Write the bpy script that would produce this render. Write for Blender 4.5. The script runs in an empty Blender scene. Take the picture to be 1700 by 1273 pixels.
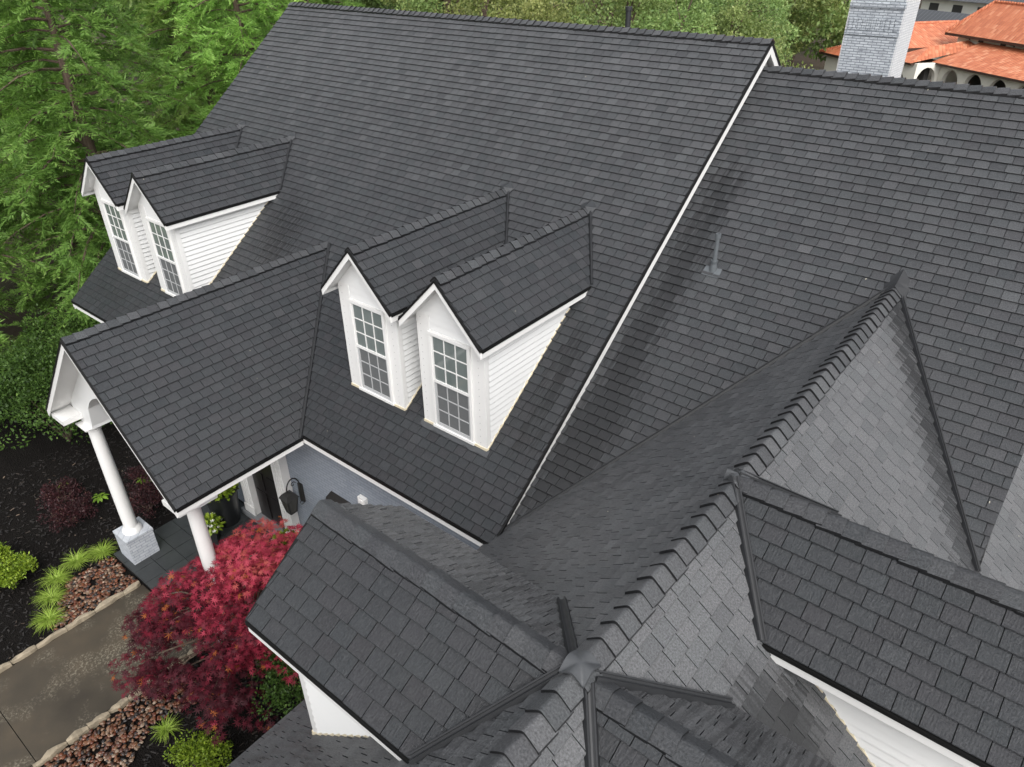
import bpy, bmesh, math, random
import numpy as np
from mathutils import Vector, Matrix
random.seed(7); rng = np.random.default_rng(7)
S = bpy.context.scene
C = S.collection
# ------------------------------------------------------------------ camera
CAM = Vector((4.9591, -5.6909, 7.4434))
CF, CR, CU = Vector((-0.53134, 0.66042, -0.53058)), Vector((0.78122, 0.62424, -0.00533)), Vector((-0.32769, 0.41733, 0.84762))
FPX = 1203.28 / 1700.0                                   # focal length in picture widths
cd = bpy.data.cameras.new('camera'); cam = bpy.data.objects.new('camera', cd); C.objects.link(cam)
cd.sensor_fit = 'HORIZONTAL'; cd.sensor_width = 36.0; cd.lens = 36.0 * FPX
cd.clip_start = 0.1; cd.clip_end = 2000.0
cam.matrix_world = Matrix(((CR.x, CU.x, -CF.x, CAM.x), (CR.y, CU.y, -CF.y, CAM.y), (CR.z, CU.z, -CF.z, CAM.z), (0, 0, 0, 1)))
S.camera = cam
# ------------------------------------------------------------------ daylight: overcast after rain
SUN_EL, SUN_AZ = 46.0, 130.0                              # azimuth: degrees from +Y towards +X
w = bpy.data.worlds.new('World'); S.world = w; w.use_nodes = True
nt = w.node_tree; nt.nodes.clear()
out = nt.nodes.new('ShaderNodeOutputWorld'); bg = nt.nodes.new('ShaderNodeBackground')
sky = nt.nodes.new('ShaderNodeTexSky'); sky.sky_type = 'NISHITA'; sky.sun_disc = False
sky.sun_elevation = math.radians(SUN_EL); sky.sun_rotation = math.radians(SUN_AZ)
sky.air_density = 1.0; sky.dust_density = 4.0; sky.ozone_density = 1.0
hsv = nt.nodes.new('ShaderNodeHueSaturation'); hsv.inputs['Saturation'].default_value = 0.16   # cloud layer: almost no blue
nt.links.new(sky.outputs[0], hsv.inputs['Color']); nt.links.new(hsv.outputs[0], bg.inputs['Color'])
bg.inputs['Strength'].default_value = 0.15; nt.links.new(bg.outputs[0], out.inputs['Surface'])
sl = bpy.data.lights.new('sun', 'SUN'); sl.energy = 0.5; sl.angle = math.radians(40); sl.color = (1.0, 0.975, 0.94)
sun = bpy.data.objects.new('sun', sl); C.objects.link(sun)
e, a = math.radians(SUN_EL), math.radians(SUN_AZ)
sd = Vector((math.sin(a) * math.cos(e), math.cos(a) * math.cos(e), math.sin(e)))
sun.rotation_euler = (-sd).to_track_quat('-Z', 'Y').to_euler(); sun.location = sd * 60
S.view_settings.view_transform = 'Standard'; S.view_settings.look = 'None'
S.view_settings.exposure = 0.95; S.view_settings.gamma = 1.0; S.view_settings.use_curve_mapping = False
S.cycles.max_bounces = 6; S.cycles.use_adaptive_sampling = True

# ------------------------------------------------------------------ helpers
def lerp(a, b, t): return a + (b - a) * t

class MB:
    """collects polygons (with optional per-face tone / wet / colour and per-corner uv) into one mesh"""
    def __init__(s): s.v = []; s.f = []; s.tone = []; s.wet = []; s.uv = []
    def face(s, pts, tone=0.5, wet=0.0, uvs=None):
        n = len(s.v); s.v += [tuple(p) for p in pts]; s.f.append(list(range(n, n + len(pts))))
        s.tone.append(tone); s.wet.append(wet)
        s.uv += (uvs if uvs else [(p[0] + p[1], p[2]) for p in pts])
    def hexa(s, p, **k):                                  # p: 4 bottom then 4 top corners
        for q in ((3, 2, 1, 0), (4, 5, 6, 7), (0, 1, 5, 4), (1, 2, 6, 5), (2, 3, 7, 6), (3, 0, 4, 7)):
            s.face([p[i] for i in q], **k)
    def box(s, a, b, **k):
        (x0, y0, z0), (x1, y1, z1) = a, b
        s.hexa([(x0, y0, z0), (x1, y0, z0), (x1, y1, z0), (x0, y1, z0), (x0, y0, z1), (x1, y0, z1), (x1, y1, z1), (x0, y1, z1)], **k)
    def bar(s, A, B, side, up, **k):                      # a board from A to B, with edge vectors side and up
        A, B, side, up = Vector(A), Vector(B), Vector(side), Vector(up)
        if (B - A).cross(side).dot(up) < 0: A, B = B, A
        s.hexa([A, B, B + side, A + side, A + up, B + up, B + side + up, A + side + up], **k)
    def prism(s, poly, d, **k):                           # poly extruded by vector d
        P = [Vector(p) for p in poly]; d = Vector(d)
        n = Vector((0, 0, 0))
        for i in range(len(P)): n += P[i].cross(P[(i + 1) % len(P)])
        if n.dot(d) > 0: P.reverse()
        Q = [p + d for p in P]
        s.face(P, **k); s.face(list(reversed(Q)), **k)
        for i in range(len(P)):
            j = (i + 1) % len(P); s.face([P[j], P[i], Q[i], Q[j]], **k)
    def lathe(s, prof, c, n=24, **k):                     # prof: (r, z) list
        cx, cy, cz = c
        for (r0, z0), (r1, z1) in zip(prof, prof[1:]):
            for i in range(n):
                a0, a1 = 2 * math.pi * i / n, 2 * math.pi * (i + 1) / n
                q = [(cx + r0 * math.cos(a0), cy + r0 * math.sin(a0), cz + z0), (cx + r0 * math.cos(a1), cy + r0 * math.sin(a1), cz + z0),
                     (cx + r1 * math.cos(a1), cy + r1 * math.sin(a1), cz + z1), (cx + r1 * math.cos(a0), cy + r1 * math.sin(a0), cz + z1)]
                if r0 < 1e-6: q = q[1:] if False else [q[0], q[2], q[3]]
                elif r1 < 1e-6: q = q[:3]
                s.face(q, **k)
    def tube(s, pts, rads, n=8, cap=True, **k):
        P = [Vector(p) for p in pts]; rings = []
        for i, p in enumerate(P):
            d = (P[min(i + 1, len(P) - 1)] - P[max(i - 1, 0)]).normalized()
            u = d.orthogonal().normalized() if i == 0 else (u - d * u.dot(d)).normalized()
            vv = d.cross(u)
            rings.append([p + (u * math.cos(2 * math.pi * j / n) + vv * math.sin(2 * math.pi * j / n)) * rads[i] for j in range(n)])
        for r0, r1 in zip(rings, rings[1:]):
            for j in range(n):
                s.face([r0[j], r0[(j + 1) % n], r1[(j + 1) % n], r1[j]], **k)
        if cap: s.face(list(reversed(rings[0])), **k); s.face(rings[-1], **k)
    def build(s, name, m, parent=None, smooth=False, kind=None, weld=False):
        me = bpy.data.meshes.new(name); me.from_pydata(s.v, [], s.f)
        if s.f:
            at = me.attributes.new('tone', 'FLOAT', 'FACE'); at.data.foreach_set('value', s.tone)
            at = me.attributes.new('wet', 'FLOAT', 'FACE'); at.data.foreach_set('value', s.wet)
            ul = me.uv_layers.new(name='UVMap'); ul.data.foreach_set('uv', [c for q in s.uv for c in q])
        if weld or smooth:
            bm = bmesh.new(); bm.from_mesh(me); bmesh.ops.remove_doubles(bm, verts=bm.verts, dist=1e-5); bm.to_mesh(me); bm.free()
        if smooth:
            me.shade_smooth()
            try: me.set_sharp_from_angle(angle=math.radians(40))
            except Exception: pass
        me.materials.append(m)
        o = bpy.data.objects.new(name, me); C.objects.link(o)
        if parent is not None: o.parent = parent
        if kind: o['kind'] = kind
        return o

def tag(o, label, cat=None, group=None, kind=None):
    if label: o['label'] = label
    if cat: o['category'] = cat
    if group: o['group'] = group
    if kind: o['kind'] = kind
    return o
def empty(name, loc=(0, 0, 0)):
    o = bpy.data.objects.new(name, None); C.objects.link(o); o.location = loc; o.empty_display_size = 0.2; return o
def copy_tree(o, parent=None):
    c = o.copy(); C.objects.link(c); c.parent = parent
    for ch in list(o.children): copy_tree(ch, c)
    return c

# ------------------------------------------------------------------ materials
def newmat(name):
    m = bpy.data.materials.new(name); m.use_nodes = True; t = m.node_tree; t.nodes.clear()
    o = t.nodes.new('ShaderNodeOutputMaterial'); b = t.nodes.new('ShaderNodeBsdfPrincipled'); t.links.new(b.outputs[0], o.inputs[0])
    return m, t, b, o
def N(t, kind, **kw):
    n = t.nodes.new('ShaderNode' + kind)
    for k, v in kw.items():
        if k.startswith('i_'): n.inputs[k[2:].replace('_', ' ')].default_value = v
        else: setattr(n, k, v)
    return n
def math_(t, op, a, b=None, c=None, clamp=False):
    n = t.nodes.new('ShaderNodeMath'); n.operation = op; n.use_clamp = clamp
    for i, x in enumerate((a, b, c)):
        if x is None: continue
        if isinstance(x, (int, float)): n.inputs[i].default_value = x
        else: t.links.new(x, n.inputs[i])
    return n.outputs[0]
def mixc(t, f, a, b, blend='MIX'):
    n = t.nodes.new('ShaderNodeMix'); n.data_type = 'RGBA'; n.blend_type = blend
    for i, x in ((0, f), (6, a), (7, b)):
        if isinstance(x, (int, float)): n.inputs[i].default_value = x
        elif isinstance(x, tuple): n.inputs[i].default_value = (*x, 1) if len(x) == 3 else x
        else: t.links.new(x, n.inputs[i])
    return n.outputs[2]
def ramp(t, fac, stops):
    n = t.nodes.new('ShaderNodeValToRGB'); t.links.new(fac, n.inputs[0]); e = n.color_ramp.elements
    while len(e) < len(stops): e.new(0.5)
    for i, (p, c) in enumerate(stops): e[i].position = p; e[i].color = (*c, 1) if len(c) == 3 else c
    return n.outputs[0]
def noise(t, vec, scale, detail=4, rough=0.55, dim=None):
    n = N(t, 'TexNoise'); n.inputs['Scale'].default_value = scale; n.inputs['Detail'].default_value = detail; n.inputs['Roughness'].default_value = rough
    if vec is not None: t.links.new(vec, n.inputs['Vector'])
    return n.outputs['Fac']
def objco(t): return N(t, 'TexCoord').outputs['Object']
def geoco(t): return N(t, 'NewGeometry').outputs['Position']
def mapping(t, vec, scale=(1, 1, 1)):
    n = N(t, 'Mapping'); n.inputs['Scale'].default_value = scale; t.links.new(vec, n.inputs['Vector']); return n.outputs[0]
def bump(t, h, strength, dist=0.01, normal=None):
    n = N(t, 'Bump'); n.inputs['Strength'].default_value = strength; n.inputs['Distance'].default_value = dist
    t.links.new(h, n.inputs['Height'])
    if normal is not None: t.links.new(normal, n.inputs['Normal'])
    return n.outputs[0]
def link(t, a, b): t.links.new(a, b)

def simple(name, col, rough=0.5, var=0.12, nscale=6.0, bumps=0.0, bscale=60.0, metallic=0.0, spec=0.5):
    m, t, b, o = newmat(name); P = geoco(t)
    n1 = noise(t, P, nscale, 5)
    c = mixc(t, n1, tuple(x * (1 - var) for x in col), tuple(min(1, x * (1 + var)) for x in col))
    link(t, c, b.inputs['Base Color']); b.inputs['Roughness'].default_value = rough; b.inputs['Metallic'].default_value = metallic
    b.inputs['Specular IOR Level'].default_value = spec
    if bumps: link(t, bump(t, noise(t, P, bscale, 3), bumps, 0.004), b.inputs['Normal'])
    return m

def slate_material(name, by_object=False):
    m, t, b, o = newmat(name)
    P = geoco(t); uv = N(t, 'UVMap', uv_map='UVMap').outputs[0]
    tone = N(t, 'Attribute', attribute_name='tone').outputs['Fac']
    wet_or_shade0 = N(t, 'Attribute', attribute_name='wet').outputs['Fac']
    if by_object:
        rnd = N(t, 'ObjectInfo').outputs['Random']
        tone = math_(t, 'ADD', math_(t, 'MULTIPLY', tone, 0.85), math_(t, 'MULTIPLY', rnd, 0.22))
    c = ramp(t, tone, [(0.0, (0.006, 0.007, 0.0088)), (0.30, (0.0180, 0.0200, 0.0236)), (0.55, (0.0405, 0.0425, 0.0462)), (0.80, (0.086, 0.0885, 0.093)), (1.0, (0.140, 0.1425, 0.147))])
    # a cast of purple or green from piece to piece
    wn = N(t, 'TexWhiteNoise', noise_dimensions='1D'); link(t, math_(t, 'MULTIPLY', tone, 917.3), wn.inputs['W'])
    c = mixc(t, 0.22, c, mixc(t, wn.outputs['Value'], (0.036, 0.031, 0.034), (0.026, 0.034, 0.036)))
    # split grain running down the slope, fine pitting, broad weathering
    off = N(t, 'VectorMath', operation='ADD'); link(t, uv, off.inputs[0]); cbo = N(t, 'CombineXYZ'); link(t, math_(t, 'MULTIPLY', tone, 37.0), cbo.inputs[0]); link(t, math_(t, 'MULTIPLY', tone, 11.0), cbo.inputs[1]); link(t, cbo.outputs[0], off.inputs[1])
    grain = noise(t, mapping(t, off.outputs[0], (75, 14, 1)), 1.0, 6, 0.7)
    fine = noise(t, off.outputs[0], 62.0, 5, 0.7)
    broad = noise(t, P, 0.55, 4, 0.6)
    c = mixc(t, math_(t, 'MULTIPLY', math_(t, 'SUBTRACT', grain, 0.42, clamp=True), 0.9), c, (0.115, 0.115, 0.118))
    mr = N(t, 'MapRange'); mr.inputs['From Min'].default_value = .34; mr.inputs['From Max'].default_value = .66; mr.inputs['To Min'].default_value = .52; mr.inputs['To Max'].default_value = 1.55; link(t, fine, mr.inputs['Value'])
    c = mixc(t, 1.0, c, mr.outputs[0], 'MULTIPLY')
    c = mixc(t, math_(t, 'MULTIPLY', math_(t, 'SUBTRACT', broad, 0.35, clamp=True), 0.5), c, (0.046, 0.047, 0.047))
    # water still lying on the slates
    streak = noise(t, mapping(t, uv, (22, 0.9, 1)), 1.0, 6, 0.65)
    wet = math_(t, 'SMOOTH_MIN', math_(t, 'MULTIPLY', math_(t, 'SUBTRACT', math_(t, 'ADD', wet_or_shade0, math_(t, 'MULTIPLY', streak, 0.85)), 0.72, clamp=True), 3.2, clamp=True), 1.0, 0.1)
    c = mixc(t, math_(t, 'MULTIPLY', wet, 0.78), c, (0.006, 0.006, 0.0065))
    link(t, c, b.inputs['Base Color'])
    r0 = math_(t, 'ADD', 0.33, math_(t, 'MULTIPLY', fine, 0.16))
    r = math_(t, 'SUBTRACT', r0, math_(t, 'MULTIPLY', wet, 0.25))
    link(t, r, b.inputs['Roughness']); b.inputs['Specular IOR Level'].default_value = 0.30
    link(t, math_(t, 'MULTIPLY', wet, 0.5), b.inputs['Coat Weight']); b.inputs['Coat Roughness'].default_value = 0.30
    h = math_(t, 'ADD', math_(t, 'MULTIPLY', grain, 0.7), math_(t, 'MULTIPLY', fine, 0.5))
    link(t, bump(t, h, 0.9, 0.012), b.inputs['Normal'])
    return m
M = {}
M['slate'] = slate_material('slate'); M['cap'] = slate_material('slate_cap', True)
M['deck'] = simple('roof_underlay', (0.013, 0.013, 0.014), 0.8)
M['drip'] = simple('black_drip_edge', (0.006, 0.006, 0.006), 0.55, spec=0.25)
M['flash'] = simple('dark_flashing', (0.017, 0.018, 0.020), 0.55, 0.3, 9.0)
M['lead'] = simple('grey_lead_flashing', (0.052, 0.055, 0.059), 0.5, 0.35, 14.0, 0.4, 25.0)
M['boot'] = simple('grey_painted_pipe', (0.095, 0.105, 0.113), 0.45, 0.2, 14.0)
M['white'] = simple('white_vinyl', (0.69, 0.695, 0.69), 0.42, 0.025, 3.0)
M['trim'] = simple('white_trim_paint', (0.71, 0.705, 0.69), 0.45, 0.03, 4.0)
M['dot'] = simple('nail_slot_shadow', (0.22, 0.22, 0.23), 0.7)
M['cream'] = simple('aged_cream_flashing', (0.62, 0.55, 0.40), 0.6, 0.25, 9.0)
M['screen'] = simple('insect_screen', (0.115, 0.12, 0.122), 0.6, 0.12, 30.0)
M['mutscreen'] = simple('muntin_behind_screen', (0.40, 0.405, 0.41), 0.6, 0.05)
def siding_material():
    m, t, b, o = newmat('white_siding'); P = geoco(t)
    n1 = noise(t, P, 2.3, 5); n2 = noise(t, mapping(t, P, (3, 3, 40)), 1.0, 3)
    c = mixc(t, n1, (0.66, 0.665, 0.66), (0.71, 0.71, 0.70))
    grime = math_(t, 'MULTIPLY', math_(t, 'SUBTRACT', noise(t, mapping(t, P, (5, 5, 1.2)), 1.0, 6, 0.7), 0.55, clamp=True), 0.3)
    c = mixc(t, grime, c, (0.55, 0.53, 0.48)); link(t, c, b.inputs['Base Color']); b.inputs['Roughness'].default_value = 0.5
    link(t, bump(t, n2, 0.15, 0.002), b.inputs['Normal']); return m
M['siding'] = siding_material()
def glass_material():
    m, t, b, o = newmat('window_glass'); P = geoco(t)
    c = mixc(t, noise(t, mapping(t, P, (5, 5, 2)), 1.0, 3), (0.10, 0.122, 0.118), (0.19, 0.215, 0.207))
    link(t, c, b.inputs['Base Color']); b.inputs['Roughness'].default_value = 0.05; b.inputs['Coat Weight'].default_value = 0.6; b.inputs['Coat Roughness'].default_value = 0.02
    return m
M['glass'] = glass_material()
def brick_material(name, c1, c2, mortar, bw, bh, axis='XZ', wear=0.5):
    m, t, b, o = newmat(name); P = geoco(t)
    sep = N(t, 'SeparateXYZ'); link(t, P, sep.inputs[0]); cmb = N(t, 'CombineXYZ')
    link(t, math_(t, 'ADD', sep.outputs[0], sep.outputs[1]), cmb.inputs[0]); link(t, sep.outputs[2], cmb.inputs[1])
    br = N(t, 'TexBrick'); link(t, cmb.outputs[0], br.inputs['Vector'])
    br.inputs['Color1'].default_value = (*c1, 1); br.inputs['Color2'].default_value = (*c2, 1); br.inputs['Mortar'].default_value = (*mortar, 1)
    br.inputs['Scale'].default_value = 1.0; br.inputs['Brick Width'].default_value = bw; br.inputs['Row Height'].default_value = bh
    br.inputs['Mortar Size'].default_value = 0.007; br.inputs['Mortar Smooth'].default_value = 0.3
    n1 = noise(t, mapping(t, P, (6, 6, 14)), 1.0, 6, 0.7)
    c = mixc(t, math_(t, 'MULTIPLY', math_(t, 'SUBTRACT', n1, 0.48, clamp=True), wear * 5, clamp=True), br.outputs['Color'], mortar)
    link(t, c, b.inputs['Base Color']); b.inputs['Roughness'].default_value = 0.75
    h = math_(t, 'ADD', math_(t, 'MULTIPLY', br.outputs['Fac'], -1.0), math_(t, 'MULTIPLY', n1, 0.4))
    link(t, bump(t, h, 0.6, 0.008), b.inputs['Normal']); return m
M['brick'] = brick_material('blue_grey_painted_brick', (0.22, 0.25, 0.29), (0.26, 0.29, 0.33), (0.16, 0.18, 0.21), 0.2, 0.068, wear=0.12)
M['plinth'] = brick_material('grey_washed_brick', (0.40, 0.42, 0.45), (0.48, 0.50, 0.53), (0.24, 0.26, 0.30), 0.2, 0.068, wear=0.55)
M['chimney'] = brick_material('weathered_grey_brick', (0.38, 0.41, 0.44), (0.46, 0.49, 0.52), (0.17, 0.185, 0.21), 0.14, 0.042, wear=0.9)
M['litbrick'] = brick_material('lit_side_brick', (0.56, 0.56, 0.57), (0.62, 0.62, 0.62), (0.46, 0.47, 0.49), 0.14, 0.042, wear=0.25)  # paler copy of the chimney brick, side light painted into it
M['door'] = simple('dark_door', (0.014, 0.012, 0.012), 0.3, 0.3)
M['bronze'] = simple('black_iron', (0.018, 0.017, 0.016), 0.45, 0.3, 20)
M['lampglass'] = simple('smoked_lantern_glass', (0.05, 0.048, 0.042), 0.12, 0.2)
# ------------------------------------------------------------------ house geometry (metres; origin at the main roof's lower right corner)
L, D, H = 13.056, 7.5, 5.8208
K = H / D
KR, OFF, DR, XR = 0.7283, 0.122, 7.5854, 5.3922
XW, ZW, KW = 3.3708, 3.2678, 0.9542
YF = -8.2
ZG = -3.85                                                # ground
FL = -3.72                                                # porch floor
EXPO, SW = 0.152, 0.200                                   # slate exposure and width
house = tag(empty('house', (0, 0, ZG)), 'white and grey house with dark slate roofs, paired dormers and columned porch', 'house')
house.location = (0, 0, 0)

class Plane:
    def __init__(s, p, facing, k):
        fx, fy = facing; s.O = Vector(p); n = math.sqrt(1 + k * k)
        s.V = Vector((-fx / n, -fy / n, k / n)); s.U = Vector((-fy, fx, 0)); s.N = s.U.cross(s.V)
    def uv(s, p): d = Vector(p) - s.O; return (d.dot(s.U), d.dot(s.V))
    def at(s, u, v, h=0.0): return s.O + s.U * u + s.V * v + s.N * h
def clip(poly, a, b):                                     # keep the left side of a->b
    out = []; ex, ey = b[0] - a[0], b[1] - a[1]
    side = lambda p: ex * (p[1] - a[1]) - ey * (p[0] - a[0])
    for i in range(len(poly)):
        p, q = poly[i], poly[(i + 1) % len(poly)]; sp, sq = side(p), side(q)
        if sp >= 0: out.append(p)
        if (sp >= 0) != (sq >= 0):
            t = sp / (sp - sq); out.append((lerp(p[0], q[0], t), lerp(p[1], q[1], t)))
    return out
def area2(p): return 0.5 * sum(p[i][0] * p[(i + 1) % len(p)][1] - p[(i + 1) % len(p)][0] * p[i][1] for i in range(len(p)))

SLATES = []                                               # every slate: (parent, top polygon uv, plane, ...)
def wet_at(p, tag_):
    x, y, z = p; w = 0.0
    g = lambda cx, cy, sx, sy: math.exp(-((x - cx) / sx) ** 2 - ((y - cy) / sy) ** 2)
    if tag_ == 'side':
        w = 0.60 * math.exp(-((x - 0.40) / 0.42) ** 2) * (1 if y < 5.6 else max(0, 1 - (y - 5.6))) + 0.25 * g(1.2, 2.2, .8, .7)
        w += 0.25 * g(0.45, 1.2, .6, .9)
    elif tag_ == 'main':
        w = 0.52 * g(-0.42, 2.3, .35, 1.1) + 0.35 * g(-.3, 1.2, .4, .5) + 0.42 * g(-8.1, 2.9, .9, 1.2) + 0.3 * g(-7.4, 1.9, .9, 1.1) + 0.35 * g(-12.0, 0.6, 1.6, .9)  # the far left eave patch paints weak reflection as darkness
        w += 0.35 * g(-4.35, 1.2, .25, 1.3) + 0.25 * g(-2.4, 1.5, .2, 1.0) + 0.2 * g(-12.6, 2.4, .5, 1.2)
    elif tag_ == 'porch':
        w = 0.30 * g(-4.6, -0.35, .6, .7)
    elif tag_ == 'wingleft': w = 0.33
    elif tag_ == 'wingright':
        w = 0.14 + 0.45 * math.exp(-((y - ((ZW - KW * (x - XW) + OFF) / KR) + 0.25) / 0.55) ** 2) + 0.6 * g(4.5, -1.9, .45, .55)
    elif tag_ == 'back': w = 0.46
    return w

def tone_at(p, tag_):                                     # tone per roof; sky sheen painted as paler slate on wing and back slopes
    if tag_ == 'main': return -.30 + .50 * min(1, max(0, p[1] / 6.5))  # main roof darker towards the eave
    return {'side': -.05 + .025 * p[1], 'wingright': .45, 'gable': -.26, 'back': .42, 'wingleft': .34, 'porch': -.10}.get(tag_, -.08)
def covered(p, own):
    """true where another roof stands over this point"""
    for k_, fn in COVERS:
        if k_ != own and fn(p): return True
    return False
COVERS = []

def slates(parent, plane, poly3, own, tag_, u_off=0.0, v0=0.0, gap=0.0036):
    poly = [plane.uv(p) for p in poly3]
    if area2(poly) < 0: poly.reverse()
    vs = [p[1] for p in poly]; us = [p[0] for p in poly]
    i0 = int(math.floor((min(vs) - v0) / EXPO)); i1 = int(math.ceil((max(vs) - v0) / EXPO))
    for i in range(i0, i1):
        vl = v0 + i * EXPO; rr = random.Random(hash((round(plane.O.x, 2), round(plane.O.y, 2), i)) & 0xffff)
        u = min(us) - SW * 2 - (min(us) % SW) + (SW / 2 if i % 2 else 0) + u_off + rr.uniform(-.025, .025)
        while u < max(us):
            wd = SW * rr.choice((0.94, 0.98, 1.0, 1.0, 1.03, 1.06))
            vj = rr.uniform(-.0025, .0025)
            q = [(u + gap, vl + vj), (u + wd - gap, vl + vj + rr.uniform(-.002, .002)), (u + wd - gap, vl + EXPO + 0.022), (u + gap, vl + EXPO + 0.022)]
            tn = min(0.999, max(0.0, rr.gauss(0.5, 0.048))); tn = tn + .06 if rr.random() < 0.03 else tn
            lift = rr.uniform(0, .0025); uc = u + wd / 2; u += wd
            for a_, b_ in zip(poly, poly[1:] + poly[:1]):
                q = clip(q, a_, b_)
                if len(q) < 3: break
            if len(q) < 3 or abs(area2(q)) < 0.0012: continue
            c = plane.at(sum(p[0] for p in q) / len(q), sum(p[1] for p in q) / len(q))
            if all(covered(plane.at(p[0], p[1]), own) for p in q) and covered(c, own): continue
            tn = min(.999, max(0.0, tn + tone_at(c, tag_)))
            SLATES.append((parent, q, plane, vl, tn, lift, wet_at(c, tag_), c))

def slate_geo(mb, rec):
    parent, q, plane, vl, tn, lift, wet, c = rec
    h = lambda v: 0.030 * (1 - (v - vl) / (EXPO + .022)) + 0.003 + lift
    n = len(q); lo = [p[1] < vl + .008 for p in q]
    # chamfer along the butt, toned paler as a painted edge highlight: the lowest points step back a little
    qt = [(p[0], p[1] + (.007 if l else 0.0)) for p, l in zip(q, lo)]
    top = [plane.at(p[0], p[1], h(p[1])) for p in qt]; mid = [plane.at(p[0], p[1], h(p[1]) - (.006 if l else 0.0)) for p, l in zip(q, lo)]
    bot = [plane.at(p[0], p[1], -0.004) for p in q]
    mb.face(top, tn, wet, qt)
    for i in range(n):
        j = (i + 1) % n
        if q[i][1] > vl + EXPO and q[j][1] > vl + EXPO: continue
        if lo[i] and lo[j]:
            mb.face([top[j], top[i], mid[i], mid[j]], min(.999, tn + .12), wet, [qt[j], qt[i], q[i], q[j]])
            mb.face([mid[j], mid[i], bot[i], bot[j]], 0.0, .95, [q[j], q[i], q[i], q[j]])  # raw dark butt, blackened further as a painted shadow line
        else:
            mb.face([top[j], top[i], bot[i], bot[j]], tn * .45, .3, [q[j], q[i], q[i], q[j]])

_caps = {}
def cap_mesh(k1, k2, lift=.058, tn=.5, wf=0.14, ln=.205):
    key = (round(k1, 2), round(k2, 2), lift, tn, wf)
    if key in _caps: return _caps[key]
    mb = MB(); r = 0.022
    ys = [-wf, -wf * .6, -.045, -.025, -.01, 0, .01, .025, .045, wf * .6, wf]
    def prof(y, k): return -k * (math.sqrt(y * y + r * r) - r)
    def sec(x, hh):
        t, b = [], []
        for y in ys:
            k = k1 if y > 0 else k2; n = 1 / math.sqrt(1 + k * k)
            yy = y * n
            t.append((x, yy, prof(yy, k) + hh)); b.append((x, yy, prof(yy, k) + hh - 0.030))
        return t, b
    t0, b0 = sec(0, lift); t1, b1 = sec(ln, .030)
    for i in range(len(ys) - 1):
        mb.face([t0[i], t1[i], t1[i + 1], t0[i + 1]][::-1], tn, .05, [(t0[i][1], 0), (t1[i][1], ln), (t1[i + 1][1], ln), (t0[i + 1][1], 0)][::-1])
        mb.face([b0[i], t0[i], t0[i + 1], b0[i + 1]][::-1], -.2, .95)  # cap butts coloured near black, shadow lines painted in
        mb.face([t1[i], b1[i], b1[i + 1], t1[i + 1]][::-1], .3, .05)
    mb.face([t0[0], b0[0], b1[0], t1[0]][::-1], -.2, .95); mb.face([b0[-1], t0[-1], t1[-1], b1[-1]][::-1], -.2, .95)
    o = mb.build('ridge_cap', M['cap'], smooth=True); me = o.data; bpy.data.objects.remove(o)
    _caps[key] = me; return me
def ridge_caps(parent, A, B, k1, k2, step=0.172, lift=.050, tn=.60, wf=.14):
    """caps from A to B; each butt end looks towards A; k1 = slope on the left of travel, k2 = on the right"""
    A, B = Vector(A), Vector(B); d = (B - A); n = max(1, round(d.length / step)); st = d.length / n; X = d.normalized()
    Yv = Vector((0, 0, 1)).cross(X); me = cap_mesh(k1, k2, lift, tn, wf)
    for i in range(n):
        o = bpy.data.objects.new('ridge_cap', me); C.objects.link(o); o.parent = parent
        p = A + X * (st * i); j = random.uniform(-.006, .006)
        ang = random.uniform(-.012, .012)
        R = Matrix((X, Yv, Vector((0, 0, 1)))).transposed().to_4x4()
        o.matrix_local = Matrix.Translation(p + Yv * j + Vector((0, 0, random.uniform(-.002, .003)))) @ R @ Matrix.Rotation(ang, 4, 'Z')

def deck(name, faces, parent, extra=None, th=0.05):
    mb = MB()
    for pl, poly in faces:
        mb.prism([Vector(p) - pl.N * 0.006 for p in poly], -pl.N * th)
    return mb.build(name, M['deck'], parent)
def soffit(name, faces, parent, lo=0.062, th=0.015, m='trim'):
    for pl, poly in faces:
        mb = MB(); mb.prism([Vector(p) - pl.N * lo for p in poly], -pl.N * th); mb.build(name, M[m], parent)
def fascia(parent, A, B, outv, hgt=0.15, th=0.02, top=-0.02, drip=0.045, pout=0.0):
    """white board under the roof edge A-B with a black drip edge over it; outv: outward unit vector"""
    A, B, o = Vector(A), Vector(B), Vector(outv)
    up = Vector((0, 0, 1))
    mb = MB(); mb.bar(A + up * (top - hgt) - o * .004, B + up * (top - hgt) - o * .004, o * th, up * hgt); mb.build('fascia_board', M['trim'], parent)
    mb = MB(); mb.bar(A + up * (top - drip * .55) - o * .012, B + up * (top - drip * .55) - o * .012, o * (th + .022), up * (drip + .004)); mb.build('drip_edge', M['drip'], parent)
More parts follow.
